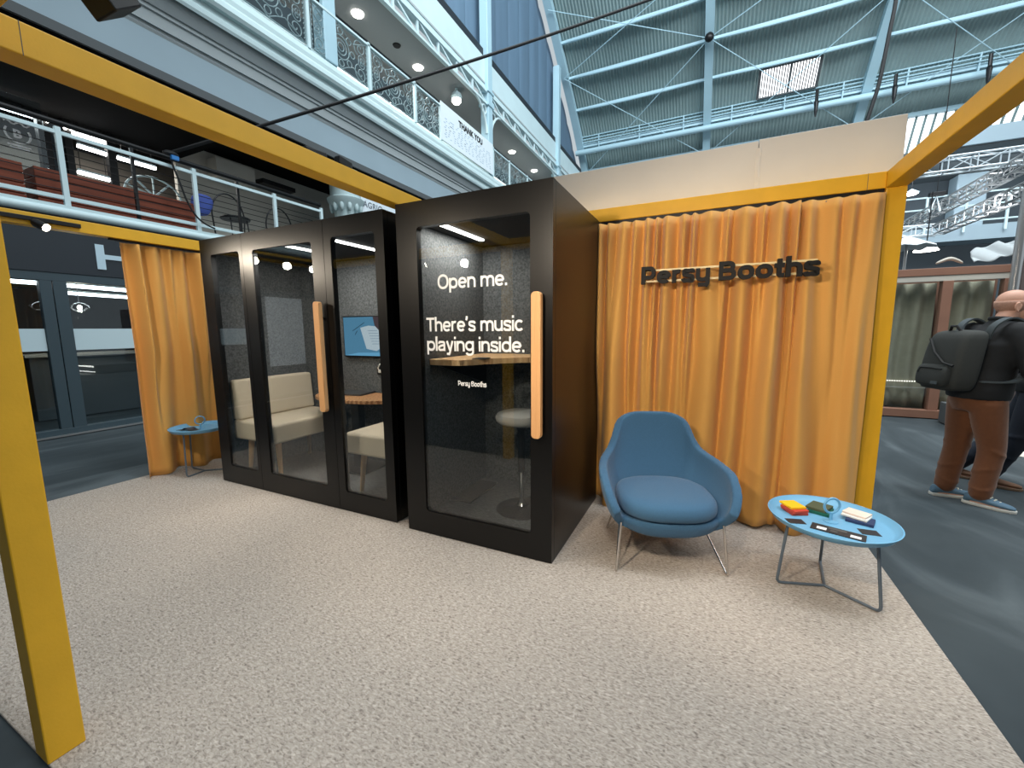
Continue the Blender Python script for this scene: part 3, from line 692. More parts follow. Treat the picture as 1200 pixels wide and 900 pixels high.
# things lying on the right-hand table (tray bottom z = .374)
def flat(name, label, cat, pts, z0, h, m, group=None, bev=.002, kind=None):
    mb = MB(); mb.prism([(x, y, z0) for x, y in pts], (0, 0, h)); o = mb.build(name, m, bevel=bev); tag(o, label, cat, group); return o
def rect(c, w, l, a):
    x, y = c; R = Matrix.Rotation(a, 2); return [tuple(V((x, y))+R @ V(p)) for p in ((-w/2, -l/2), (w/2, -l/2), (w/2, l/2), (-w/2, l/2))]
TZ = .3743
ys = mat('swatch_yellow', srgb(246, 190, 14), .8); rs = mat('swatch_red', srgb(196, 66, 44), .8); r2 = mat('swatch_brick', srgb(170, 62, 50), .8)
gs = mat('swatch_olive', srgb(78, 84, 58), .85); g2 = mat('swatch_green', srgb(14, 92, 74), .8); ns = mat('swatch_navy', srgb(40, 56, 92), .8)
ws = mat('swatch_white', srgb(232, 232, 226), .8); ps = mat('swatch_pink', srgb(236, 214, 198), .8)
SG = 'fabric sample pads stacked on the tray table'
flat('fabric_sample', 'brick red fabric sample pad at the bottom of the yellow topped stack', 'fabric sample', rect((.480, 2.655), .088, .100, .42), TZ, .014, r2, SG)
flat('fabric_sample', 'bright red fabric sample pad under the yellow one', 'fabric sample', rect((.478, 2.650), .088, .100, .62), TZ+.0145, .014, rs, SG)
flat('fabric_sample', 'yellow fabric sample pad lying on top of the red ones', 'fabric sample', rect((.471, 2.667), .086, .098, .50), TZ+.029, .012, ys, SG)
flat('fabric_sample', 'emerald green fabric sample pad under the olive one', 'fabric sample', rect((.612, 2.715), .098, .118, -.40), TZ, .017, g2, SG)
flat('fabric_sample', 'olive fabric sample pad on top of the emerald one', 'fabric sample', rect((.606, 2.724), .096, .116, -.50), TZ+.0175, .014, gs, SG)
flat('fabric_sample', 'navy fabric sample pad at the bottom of the pink topped stack', 'fabric sample', rect((.772, 2.655), .115, .095, -.35), TZ, .016, ns, SG)
flat('fabric_sample', 'white fabric sample pad between the pink and the navy ones', 'fabric sample', rect((.760, 2.678), .112, .088, -.52), TZ+.0165, .010, ws, SG)
flat('fabric_sample', 'pale pink fabric sample pad on top of the white and navy ones', 'fabric sample', rect((.765, 2.690), .105, .082, -.60), TZ+.027, .010, ps, SG)
bk = mat('card_black', srgb(36, 36, 40), .5); bw = mat('card_grey', srgb(86, 84, 82), .6)
cg = 'small dark cards on the tray table'
flat('card', 'small black card beside the red and yellow sample pads', 'card', rect((.464, 2.520), .082, .058, .28), TZ, .0015, bk, cg, bev=0)
flat('card', 'small black card in front of the navy sample pad', 'card', rect((.775, 2.528), .080, .062, .10), TZ, .0015, bk, cg, bev=0)
t = thing('leaflet', 'long dark folded leaflet with white printed marks at the tray front', 'leaflet', (.634, 2.465, TZ))
R_ = -.31
def lf(u, v): return tuple(V((.634, 2.467))+Matrix.Rotation(R_, 2) @ V((u, v)))
mb = MB(); mb.prism([(*lf(-.11, -.04), TZ), (*lf(.11, -.04), TZ), (*lf(.11, .04), TZ), (*lf(-.11, .04), TZ)], (0, 0, .004)); mb.build('cover', bk, t)
mb = MB()
for u0, u1, v0, v1 in ((-.085, -.045, -.025, .005), (.05, .092, -.028, .0)):
    mb.prism([(*lf(u0, v0), TZ+.004), (*lf(u1, v0), TZ+.004), (*lf(u1, v1), TZ+.004), (*lf(u0, v1), TZ+.004)], (0, 0, .0008))
mb.build('white_mark', 'letter_white', t)
mb = MB()
for u0, u1, v0, v1 in ((-.04, .035, .008, .026), (-.03, .0, -.02, -.005)):
    mb.prism([(*lf(u0, v0), TZ+.004), (*lf(u1, v0), TZ+.004), (*lf(u1, v1), TZ+.004), (*lf(u0, v1), TZ+.004)], (0, 0, .0006))
mb.build('grey_picture', bw, t)
# leaflet on the left table
mb = MB(); c = V((-4.60, 2.20, .4405)); mb.grid(lambda u, v: c+V(((u-.5)*.16+.02*v, (v-.5)*.07+.06*(u-.5), .006+.022*math.exp(-((u-.55)/.16)**2))), 20, 4)
o = mb.build('leaflet', bk, solid=.002, smooth=True); tag(o, 'curled dark leaflet lying on the blue table beside the narrow curtain', 'leaflet')

# ================================================================== HALL, left side
XL = -7.9
def zx(za, X): return 1.4+(za-1.4)*X/XL       # height seen at the plane XL carried to a plane X
# ---- dark shop front on the ground floor
t = thing('shop_front', 'dark glazed shop front with sliding doors and a big pale letter on its fascia', 'shop front', (XL, 3.0, 0))
mb = MB(); mb.b2((XL-.12, -2.5, 2.20), (XL, 8.8, 2.95)); mb.build('fascia', 'shop_fascia', t, bevel=.004)
mb = MB(); mb.b2((XL-.14, -2.5, 2.09), (XL-.01, 8.8, 2.20)); mb.b2((XL-.14, -2.5, 0), (XL-.01, 8.8, .10)); mb.build('rail_frame', 'shop_frame', t, bevel=.004)
mb = MB(); mb.b2((XL-.005, -2.5, 0), (XL+.03, 8.8, .022)); mb.build('threshold', 'silver', t)
ym = [-.9, 2.32, 2.455, 5.4, 7.4]
for y, w in ((-.9, .1), (.75, .11), (2.30, .115), (2.425, .135), (4.1, .11), (5.9, .13), (7.4, .1)):
    mb = MB(); mb.b2((XL-.10, y, .10), (XL-.012, y+w, 2.09)); mb.build('mullion', 'shop_frame', t, bevel=.003)
ys_ = [-.8, .75, .86, 2.30, 2.56, 4.1, 4.21, 5.9, 6.03, 7.4]
for i in range(0, 10, 2):
    mb = MB(); mb.b2((XL-.06, ys_[i], .10), (XL-.052, ys_[i+1], 2.09)); p = mb.build('glass_pane', 'glass_shop', t)
    mb = MB(); mb.b2((XL-.05, ys_[i]+.005, 1.165), (XL-.047, ys_[i+1]-.005, 1.46)); mb.build('frosted_band', 'frost', p)
hy = onx(111, 286, XL).y
mb = MB(); y0, y1 = 2.895, 3.285; x = XL+.012
mb.b2((XL, y0, 2.30), (x, y0+.095, 2.645)); mb.b2((XL, y1-.095, 2.30), (x, y1, 2.645)); mb.b2((XL, y0+.095, 2.447), (x, y1-.095, 2.512))
mb.build('sign_letter', mat('sign_pale', srgb(196, 220, 232), .5), t, label='big pale letter H on the fascia')
struct((lambda m: m.build('wall_shop_back', 'shop_fascia'))(MB().b2((-12.1, -3, 0), (-12, 9, 2.95))))
struct((lambda m: m.build('ceiling_shop', 'black_matt'))(MB().b2((-12, -3, 2.6), (XL-.13, 9, 2.64))))
def tube(a, b, label, r=.03, name='tube_light', cat='tube light', hang=None):
    t = thing(name, label, cat, a, 0, None)
    a, b = V(a), V(b)
    mb = MB(); mb.bar(a+V((0, 0, r)), b+V((0, 0, r)), r*1.6, r); mb.build('housing', 'white_steel', t)
    mb = MB(); mb.cyl(a, b, r, n=10); mb.build('tube', 'tube', t, smooth=True)
    if hang:
        mb = MB()
        for p in (a+(b-a)*.1, a+(b-a)*.9): mb.cyl(p+V((0, 0, r)), (p.x, p.y, hang), .006, n=6)
        mb.build('suspension', 'black_metal', t)
tube((-9.2, 1.85, 2.17), (-9.2, 2.77, 2.16), 'tube light inside the shop behind the pane nearest the thick yellow post', .035, hang=2.6)
tube((-9.2, 2.90, 2.155), (-9.2, 4.0, 2.13), 'upper of two tube lights inside the shop next to the narrow curtain', .035, hang=2.6)
tube((-9.2, 2.90, 2.035), (-9.2, 4.0, 2.01), 'lower of two tube lights inside the shop next to the narrow curtain', .03, hang=2.6)
gpend = glass_mat('lamp_glass', (.9, .88, .86, 1), ior=1.7)
def pendant(p, label, lit):
    t = thing('pendant_lamp', label, 'pendant lamp', p); p = V(p)
    mb = MB(); mb.lathe([(.02, .07), (.05, .06), (.11, .02), (.125, -.01), (.10, -.05), (.05, -.075), (.002, -.08)], p, 28); mb.build('shade', gpend, t, smooth=True)
    mb = MB(); mb.ball(p+V((0, 0, -.01)), .028 if lit else .02, 12, (1, 1, 1.2)); mb.build('bulb', 'bulb' if lit else 'chrome', t, smooth=True)
    mb = MB(); mb.cyl(p+V((0, 0, .06)), (p.x, p.y, 2.6), .005, n=6); mb.build('cord', 'silver', t)
pendant((-9.0, 3.02, 1.81), 'lit clear glass pendant lamp in the shop beside the narrow curtain', True)
pendant((-9.0, 2.60, 1.81), 'unlit clear glass pendant lamp in the shop behind the door mullion', False)
t = thing('counter', 'dark counter with a pale top inside the shop', 'counter', (-9.8, 3.4, 0))
mb = MB(); mb.b2((-10.3, 2.55, 0), (-9.6, 5.2, 1.02)); mb.build('body', 'soffit_dark', t, bevel=.01)
mb = MB(); mb.b2((-10.35, 2.5, 1.02), (-9.55, 5.25, 1.06)); mb.build('worktop', 'plaster', t, bevel=.005)
t = thing('counter', 'long black counter inside the shop behind the pane by the thick yellow post', 'counter', (-9.8, 1.2, 0))
mb = MB(); mb.b2((-10.4, .2, 0), (-9.7, 2.3, 1.0)); mb.build('body', 'black_matt', t, bevel=.01)
mb = MB(); mb.b2((-10.45, .15, 1.0), (-9.65, 2.35, 1.04)); mb.build('worktop', 'soffit_dark', t, bevel=.005)

# ---- lower gallery
Y0, Y1 = -2.5, 6.95
mb = MB(); mb.b2((-12, Y0, 2.95), (XL-.02, Y1, 3.08)); struct(mb.build('floor_gallery', 'soffit'))
mb = MB(); mb.b2((XL-.1, Y0, 3.055), (XL+.03, Y1, 3.10)); mb.cyl((XL+.02, Y0, 3.005), (XL+.02, Y1, 3.005), .055, n=16); struct(mb.build('trim_2', 'white_steel', smooth=True), 'white rounded floor edge of the lower gallery')
t = thing('railing', 'white railing with dark handrail and thin wires along the lower gallery', 'railing', (XL, 3, 3.1))
for y in (-.6, 1.05, 2.68, 4.28, 5.70, 6.80):
    mb = MB(); mb.b2((XL-.03, y-.03, 3.08), (XL+.02, y+.03, 4.10)); mb.build('post', 'white_steel', t, bevel=.004)
for z, h in ((4.03, .05), (3.20, .05)):
    mb = MB(); mb.b2((XL-.02, Y0, z-h/2), (XL+.015, 6.80, z+h/2)); mb.build('rail', 'white_steel', t, bevel=.004)
mb = MB(); mb.tube([(XL-.10, Y0, 4.19), (XL-.10, 6.86, 4.19)], .038, 12); mb.build('handrail', 'black_metal', t, smooth=True)
for i in range(7):
    z = 3.31+i*.095; mb = MB(); mb.cyl((XL-.03, Y0, z), (XL-.03, 6.80, z), .006, n=6); mb.build('wire', 'black_metal', t)
for y in (1.9, 3.5, 5.05):
    mb = MB(); mb.b2((XL-.12, y-.02, 3.08), (XL-.08, y+.02, 4.17)); mb.build('dark_post', 'black_metal', t)
def planter(y0, y1, lb, x=-8.45):
    t = thing('planter', lb, 'planter', (x, (y0+y1)/2, 3.08), 0)
    for k in range(4):
        mb = MB(); z = 3.10+k*.135; mb.b2((x-.18, y0, z), (x+.18, y1, z+.125)); mb.build('board', 'redwood', t, bevel=.008)
planter(.4, 2.42, 'red brown timber planter on the gallery beneath the white round emblem')
planter(2.52, 4.45, 'red brown timber planter on the gallery left of the blue bag')
struct(MB().b2((-11.6, -3, 3.08), (-11.5, 9.6, 5.5)).build('wall_gallery_back', mat('cafe_wall', srgb(112, 106, 98), .85, var=.15, vscale=1.5)))
struct(MB().b2((-10.2, 5.15, 3.08), (-10.1, 12, 5.4)).build('wall_gallery_plaster', 'plaster'))
struct(MB().b2((-11.5, -3, 4.98), (-8.5, 5.25, 5.30)).build('ceiling_gallery', mat('deep_black', srgb(5, 5, 6), .9, spec=.1)), 'black ceiling above the lower gallery')
struct(MB().b2((-12, -3, 5.30), (XL-.05, 28, 5.42)).build('ceiling_gallery_soffit', mat('deep_black2', srgb(10, 10, 12), .9, spec=.1)))
for (y0, y1, lb) in ((3.16, 3.30, 'black steel column with small lamps behind the lower gallery railing'), (3.46, 3.56, 'black steel column beside the second white railing post'), (4.02, 4.14, 'black steel column between two tube lights on the gallery')):
    tag(MB().b2((-10.1, y0, 3.08), (-9.98, y1, 4.98)).build('black_column', 'black_metal', bevel=.004), lb, 'column', None, 'thing')
mb = MB()
for z in (3.5, 4.0, 4.5): mb.b2((-10.06, 3.30, z), (-10.02, 3.46, z+.03))
mb.b2((-10.09, 3.30, 3.1), (-10.08, 3.46, 4.9)); tag(mb.build('column_panel', mat('dark_teal', srgb(44, 60, 70), .5)), 'dark teal panel between two black columns on the gallery', 'panel')
TL = [((-10, 2.0, 4.86), (-10, 3.12, 4.86), 'tube light above the white emblem on the gallery'), ((-10, 3.58, 4.80), (-10, 3.99, 4.80), 'tube light beside the second railing post, topmost on the gallery'),
      ((-10, 3.62, 4.61), (-10, 4.0, 4.60), 'tube light under the topmost one beside the second railing post'), ((-10, 4.16, 4.60), (-10, 4.74, 4.60), 'tube light above the white wheel ornament'), ((-10, 3.58, 4.17), (-10, 4.0, 4.16), 'tube light just above the red planter on the gallery')]
for a, b, lb in TL: tube(a, b, lb, .035, hang=4.98)
for i, (y, z) in enumerate(((3.19, 4.86), (3.27, 4.85), (3.48, 4.83), (3.55, 4.84), (3.20, 4.02), (3.29, 4.0), (3.55, 3.97))):
    mb = MB(); mb.ball((-9.95, y, z), .028, 10, (1, 1, 1.3)); o = mb.build('small_bulb', 'downlight', smooth=True); tag(o, 'small bright bulb on the black columns of the lower gallery', 'bulb', 'bulbs on the black columns')
# white emblem on the glass screen + glass screen
t = thing('glass_screen', 'glass screen on the lower gallery bearing a white round emblem with a letter B', 'glass screen', (-9.6, 2.6, 3.08))
mb = MB(); mb.b2((-9.60, .5, 3.1), (-9.592, 3.10, 4.95)); mb.build('pane', 'glass_shop', t)
c = onx(21, 157, -9.58)
mb = MB()
mb.tube([c+V((0, .13*math.cos(a), .13*math.sin(a))) for a in [math.radians(150+240*i/20) for i in range(21)]], .012, 6)
tb_ = text_mb('B', .16, .006, (c.x, c.y-.052, c.z-.055), (0, 1, 0), (0, 0, 1), offset=.006); mb.add(tb_.v, tb_.f)
mb.tube([c+V((0, -.13+.26*i/10, .15+.02*math.sin(i*1.3))) for i in range(11)], .012, 6)
mb.bar(c+V((0, -.12, -.17)), c+V((0, .12, -.17)), .006, .02); mb.bar(c+V((0, -.10, -.21)), c+V((0, .10, -.21)), .006, .02)
mb.build('emblem', 'letter_white', t)
# white wheel ornament
t = thing('wheel_ornament', 'white half-wheel metal ornament behind the lower gallery railing', 'ornament', (-9.9, 4.5, 4.05))
c = V((-9.9, 4.62, 4.02)); mb = MB()
mb.tube([c+V((0, .46*math.cos(a), .36*math.sin(a))) for a in [PI*i/20 for i in range(21)]], .018, 8); mb.build('rim', 'white_steel', t, smooth=True)
for a in (PI*.30, PI*.5, PI*.72, PI*.88):
    mb = MB(); mb.bar(c, c+V((0, .46*math.cos(a), .36*math.sin(a))), .02, .03); mb.build('spoke', 'white_steel', t)
mb = MB(); mb.b2((-9.95, 4.1, 3.08), (-9.85, 5.1, 4.02)); mb.build('stand', 'plaster', t)
# blue bag and bent chairs
mb = MB(); c = onx(236, 240, -8.3); mb.loft([((c.x, c.y-.02, c.z-.20), .05, .10), ((c.x, c.y, c.z-.05), .09, .17), ((c.x, c.y+.02, c.z+.08), .09, .19), ((c.x, c.y+.04, c.z+.16), .05, .15), ((c.x, c.y+.04, c.z+.19), .02, .08)], n=18)
o = mb.build('blue_bag', mat('bag_blue', srgb(72, 92, 170), .8), smooth=True, subsurf=1); tag(o, 'blue cloth bag slumped behind the lower gallery railing', 'bag')
def wire_chair(y, lb):
    t = thing('wire_chair', lb, 'chair', (-8.35, y, 3.08))
    mb = MB(); mb.tube([(-8.5, y-.26, 3.1)]+[V((-8.5, y, 3.60))+V((0, -.30*math.cos(a), .42*math.sin(a))) for a in [PI*i/16 for i in range(17)]]+[(-8.5, y+.26, 3.1)], .014, 8); mb.build('back_frame', 'black_metal', t, smooth=True)
    mb = MB(); mb.lathe([(.02, 3.52), (.24, 3.52), (.25, 3.54), (.24, 3.56), (.02, 3.56)], (-8.3, y, 0), 24); mb.build('seat', 'black_metal', t, smooth=True)
    for dy in (-.17, .17):
        mb = MB(); mb.cyl((-8.14, y+dy, 3.08), (-8.2, y+dy*.9, 3.53), .012, n=8); mb.build('leg', 'black_metal', t)
wire_chair(5.15, 'round-backed black wire chair right of the blue bag on the gallery')
wire_chair(6.2, 'round-backed black wire chair near the end of the lower gallery')
# things at the end of the gallery
t = thing('pilaster', 'white ornate pilaster with a moulded capital beyond the end of the lower gallery', 'pilaster', (-8.0, 7.75, 0))
pc = V((-8.35, 7.95, 0))
mb = MB(); mb.lathe([(.30, 2.96), (.30, 3.9), (.27, 3.95)], pc, 24); mb.build('shaft', 'cornice', t, smooth=True)
mb = MB(); mb.lathe([(.27, 3.95), (.34, 4.0), (.34, 4.08), (.28, 4.12), (.28, 4.30), (.33, 4.42), (.42, 4.55), (.44, 4.62), (.36, 4.66), (.36, 5.29)], pc, 24); mb.build('capital', 'cornice', t, smooth=True)
for i in range(12):
    a = 2*PI*i/12; mb = MB(); mb.ball(pc+V((.345*math.cos(a), .345*math.sin(a), 4.42)), .055, 10, (1, 1, 2.2)); mb.build('leaf_scroll', 'cornice', t, smooth=True)
c0 = onx(418, 228, -8.1); c1 = onx(424, 245, -8.1)
t = thing('wall_sign', 'white sign board with grey capital letters behind the middle of the booths', 'sign', (-8.1, c0.y+.9, 3.7))
mb = MB(); mb.b2((-8.13, c0.y+.10, 3.3), (-8.1, c0.y+2.6, 4.95)); mb.build('board', 'banner', t)
p = onx(426, 238.5, -8.09)
mb = text_mb('AGRIC', .21, .01, (-8.095, p.y, p.z-.06), (0, 1, 0), (0, 0, 1), spacing=1.1); mb.build('lettering', mat('sign_grey', srgb(108, 116, 124), .7), t)
t = thing('wall_unit', 'grey boxed duct unit with a dark bracket on the plaster wall', 'duct', (-9.9, 6.0, 4.9))
mb = MB(); mb.b2((-10.1, 5.75, 4.72), (-9.75, 6.6, 5.15)); mb.build('casing', 'plaster', t, bevel=.01)
mb = MB(); mb.b2((-10.0, 6.75, 4.9), (-9.7, 7.6, 5.0)); mb.build('bracket', 'black_metal', t)

# ---- upper gallery: bulkhead, cornice, railing
YA, YB = -2.5, 28.0
def profile(name, pts, m, label):
    mb = MB(); mb.prism([(X, YA, zx(za, X)) for X, za in pts], (0, YB-YA, 0)); return struct(mb.build(name, m), label)
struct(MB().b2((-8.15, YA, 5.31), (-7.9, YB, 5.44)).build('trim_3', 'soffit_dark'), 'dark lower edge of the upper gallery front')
profile('trim_4', [(-8.1, 5.44), (-7.9, 5.44), (-7.9, 5.94), (-8.1, 5.94)], 'bulkhead', 'pale blue grey front of the upper gallery')
profile('trim_5', [(-8.1, 5.94), (-7.9, 5.94), (-7.88, 5.99), (-7.88, 6.04), (-7.84, 6.06), (-7.83, 6.24), (-7.80, 6.27), (-7.80, 6.33), (-7.77, 6.35), (-7.70, 6.52), (-7.68, 6.62), (-8.1, 6.66)], 'soffit', 'grey stepped moulding under the upper cornice')
profile('cornice', [(-8.1, 6.60), (-7.62, 6.62), (-7.60, 6.68), (-7.60, 6.75), (-7.64, 6.78), (-7.64, 6.86), (-7.56, 6.92), (-7.53, 7.0), (-7.56, 7.08), (-7.63, 7.11), (-7.63, 7.20), (-7.68, 7.25), (-7.74, 7.30), (-8.1, 7.34)], 'cornice', 'white moulded cornice of the upper gallery')
struct(MB().b2((-12, YA, 7.0), (-7.95, YB, 7.2)).build('floor_upper_gallery', 'soffit'))
XR = -7.74
posts = [onx(x, y, XR).y for x, y in ((268, 0), (363, 67), (434, 108), (487, 143), (517, 166), (578, 207), (597, 220))]
posts = [2*posts[1]-posts[2]-1.0, posts[1]] + posts[2:]
posts[0] = posts[1]-1.75; posts = [posts[0]-1.75] + posts
while posts[-1] < 26: posts.append(posts[-1]+1.85)
zb, zt = zx(7.30, XR), zx(8.33, XR)
t = thing('railing', 'white iron railing with scrolled panels along the upper gallery', 'railing', (XR, 10, zb))
for y in posts:
    mb = MB(); mb.b2((XR-.03, y-.035, zb), (XR+.03, y+.035, zt+.06)); mb.build('post', 'white_steel', t, bevel=.004)
mb = MB(); mb.b2((XR-.03, posts[0], zt-.03), (XR+.03, posts[-1], zt+.02)); mb.build('top_rail', 'white_steel', t, bevel=.004)
mb = MB(); mb.tube([(XR-.10, posts[0], zt+.15), (XR-.10, posts[-1], zt+.15)], .035, 10); mb.build('handrail', 'black_metal', t, smooth=True)
scroll_me = None
iron = mat('grey_iron', srgb(132, 152, 156), .5)
def scroll_panel(y0, y1):
    w = y1-y0-.16; h = zt-zb-.10; c = V((XR, (y0+y1)/2, (zb+zt)/2)); mb = MB()
    def P(a, b): return c+V((0, a*w/2, b*h/2))
    mb.tube([P(-1, -1), P(1, -1), P(1, 1), P(-1, 1)], .014, 6, closed=True)
    for s in (.52, .34, .18): mb.tube([P(0, 0)+V((0, math.cos(2*PI*i/18)*s*h/2, math.sin(2*PI*i/18)*s*h/2)) for i in range(18)], .011, 6, closed=True)
    for i in range(8):
        a = 2*PI*i/8; q = P(0, 0)+V((0, math.cos(a)*.72*h/2, math.sin(a)*.72*h/2))
        mb.tube([q+V((0, math.cos(2*PI*k/10)*.15*h/2, math.sin(2*PI*k/10)*.15*h/2)) for k in range(10)], .010, 5, closed=True)
    for sx in (-1, 1):
        for sy in (-1, 1):
            q = P(sx*.74, sy*.60); sp = []
            for k in range(22): a = k*.5; r = .02+.0085*k; sp.append(q+V((0, sx*r*math.cos(a), sy*r*math.sin(a))))
            mb.tube(sp, .010, 5)
            q = P(sx*.80, sy*.1)
            sp = [q+V((0, sx*(.015+.006*k)*math.cos(k*.6), sy*(.015+.006*k)*math.sin(k*.6))) for k in range(18)]; mb.tube(sp, .009, 5)
            mb.tube([P(sx*.95, sy*.95), P(sx*.45, sy*.55), P(sx*.2, sy*.75), P(0, sy*.98)], .010, 5)
    for k in range(9):
        for sx in (-1, 1): mb.ball(P(sx*.985, -.8+.2*k), .02, 6)
    return mb
for i in range(len(posts)-1):
    if abs(posts[i]-posts[5 if False else i]) or True:
        mb = scroll_panel(posts[i], posts[i+1]); mb.build('scroll_panel', iron, t)
struct(MB().b2((-8.6, YA, zb), (-8.5, YB, zt+.1)).build('wall_gallery_parapet', mat('gallery_dark', srgb(58, 70, 76), .9)))
# thank-you banner over two panels
yb0, yb1 = onx(517, 150, XR+.06).y, onx(578, 190, XR+.06).y
t = thing('banner', 'white THANK YOU banner with rows of small marks hung on the upper gallery railing', 'banner', (XR+.05, yb0, zb))
zt2 = zt+.10; zb2 = zb+.02
mb = MB(); mb.b2((XR+.045, yb0, zb2), (XR+.055, yb1, zt2)); mb.build('cloth', 'banner', t)
L = yb1-yb0
mb = text_mb('THANK YOU', .26, .004, (0, 0, 0), (0, 1, 0), (0, 0, 1), offset=.012); w = max(v.y for v in mb.v)
for v in mb.v: v.y = v.y/w*L*.46+yb0+L*.30; v.z += zt2-.33; v.x += XR+.058
mb.build('lettering', 'letter_black', t)
rb = random.Random(5); mb = MB(); md = MB()
for r in range(9):
    for k in range(13):
        y = yb0+L*(.04+.91*(k+rb.random()*.6)/13); z = zt2-.42-r*(zt2-zb2-.50)/9
        (md if rb.random() < .06 else mb).b2((XR+.055, y, z), (XR+.058, y+L*rb.uniform(.015, .035), z+.018))
mb.build('printed_marks', mat('mark_blue', srgb(150, 176, 198), .7), t); md.build('printed_marks', 'ink', t, label='darker printed marks')

# ---- soffit, downlights, columns, girders above the upper gallery
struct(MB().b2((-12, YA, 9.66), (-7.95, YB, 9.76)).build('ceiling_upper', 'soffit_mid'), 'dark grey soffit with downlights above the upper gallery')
struct(MB().b2((-12, YA, 7.2), (-11.9, YB, 9.7)).build('wall_upper_back', 'soffit_mid'))
for x, y, lb in ((419, 16, 'downlight in the soffit nearest the top left railing panels'), (490, 79, 'downlight in the soffit left of the hanging lamp'), (600, 178, 'downlight in the soffit right of the THANK YOU banner'), (626, 200, 'downlight in the soffit just above the single booth'), (465, 53, None)):
    p = onz(x, y, 9.655)
    mb = MB(); mb.lathe([(.001, -.03), (.14 if lb else .1, -.03), (.16 if lb else .12, 0), (.001, .004)], p, 24)
    o = mb.build('downlight', 'downlight' if lb else 'black_matt', smooth=True); tag(o, lb or 'small dark round speaker in the soffit between two downlights', 'downlight' if lb else 'speaker')
p = onx(535, 118, -8.3)
t = thing('pendant_lamp', 'white hanging lamp below the lattice girder above the banner', 'pendant lamp', p)
mb = MB(); mb.lathe([(.03, .55), (.05, .5), (.05, .32), (.16, .22), (.19, .12), (.14, .03)], p, 20); mb.build('shade', 'white_steel', t, smooth=True)
mb = MB(); mb.lathe([(.02, .06), (.15, .04), (.16, -.03), (.10, -.10), (.02, -.12)], p, 20); mb.build('bulb', 'downlight', t, smooth=True)
mb = MB(); mb.cyl(p+V((0, 0, .5)), (p.x, p.y, 9.68), .015, n=6); mb.build('rod', 'white_steel', t)
YC = [7.2, 14.52, 22.3]
for y, lb, z1 in ((YC[0], 'white iron column behind the scrolled panels at the top left', 9.7), (YC[1], 'tall white iron column rising beside the banner to the roof', 19.2), (YC[2], 'tall white iron column nearest the roof edge', 15.0)):
    mb = MB(); mb.b2((-8.05, y-.17, 7.2), (-7.72, y+.17, z1)); mb.b2((-8.1, y-.24, 9.55), (-7.68, y+.24, 9.75)); mb.b2((-8.1, y-.24, 10.02), (-7.68, y+.24, 10.12))
    tag(mb.build('iron_column', 'roof_steel', bevel=.02), lb, 'column', None, 'thing')
GL = ['white lattice girder above the banner', 'white lattice girder between the two tall columns', 'white lattice girder ending at the roof edge']
for gi, (ya, yb) in enumerate(((YC[0]+.17, YC[1]-.17), (YC[1]+.17, YC[2]-.17), (YC[2]+.17, 27.1))):
    t = thing('lattice_girder', GL[gi], 'girder', (-7.8, ya, 9.7))
    za, zc = 9.60, 10.02
    for z in (za, zc):
        mb = MB(); mb.b2((-7.86, ya, z-.035), (-7.74, yb, z+.035)); mb.build('chord', 'white_steel', t)
    n = max(2, round((yb-ya)/1.05)); ds = (yb-ya)/n
    for k in range(n):
        y = ya+k*ds
        mb = MB(); mb.bar((-7.8, y, zc), (-7.8, y+ds, za), .05, .05); mb.build('diagonal', 'white_steel', t)
        if k: mb = MB(); mb.b2((-7.83, y-.035, za), (-7.77, y+.035, zc)); mb.build('strut', 'white_steel', t)
    for (y, s) in ((ya, 1), (yb, -1)):
        if gi == 2 and s < 0: continue
        c = V((-7.8, y+s*1.0, 8.60)); mb = MB()
        mb.tube([c+V((0, -s*1.0*math.cos(a), 1.0*math.sin(a))) for a in [PI/2*i/12 for i in range(13)]], .045, 8); mb.build('arch_bracket', 'white_steel', t, smooth=True)
        mb = MB(); mb.tube([V((-7.8, y+s*.19, 9.36))+V((0, .15*math.cos(2*PI*i/16), .15*math.sin(2*PI*i/16))) for i in range(16)], .025, 6, closed=True); mb.build('bracket_ring', 'white_steel', t, smooth=True)
struct(MB().b2((-8.1, YA, 10.12), (-7.86, YB, 11.20)).build('trim_6', 'white_steel'), 'broad white band above the lattice girders')
struct(MB().b2((-7.9, YA, 10.30), (-7.84, YB, 10.36)).build('trim_7', 'soffit'))
struct(MB().b2((-8.05, YA, 11.20), (-7.9, YB, 11.50)).build('trim_8', 'shop_fascia'))

# ================================================================== ROOF
PROF = [(12.5, 20.6), (15, 19.9), (17.5, 18.9), (19.2, 18.0), (20.72, 16.95), (21.9, 16.1), (23.0, 15.3), (24.6, 14.15), (26.4, 12.62), (27.6, 11.45)]
def prof(t):
    tab = [(i/(len(PROF)-1), p) for i, p in enumerate(PROF)]; return spline(tab, t)
def prof_at_ratio(q):           # roof point seen at elevation ratio q = (z-1.4)/Y
    lo, hi = 0., 1.
    for _ in range(50):
        m = (lo+hi)/2; y, z = prof(m)
        if (z-1.4)/y > q: lo = m
        else: hi = m
    return prof(lo)+[lo]
X0, X1 = -7.95, 21
nw = 186; nu = nw*4
mb = MB()
def roof(u, v):
    y, z = prof(v); y2, z2 = prof(min(1, v+.01)); y1, z1 = prof(max(0, v-.01)); d = V((0, y2-y1, z2-z1)).normalized(); n = V((0, -d.z, d.y))
    k = round(u*nu) % 4; a = (-.022, -.022, .022, .022)[k]
    return V((X0+(X1-X0)*u, y, z))+n*(a+.02)
mb.grid(roof, nu+1, 30); struct(mb.build('ceiling', 'roof_sheet'), 'corrugated grey green vaulted roof')
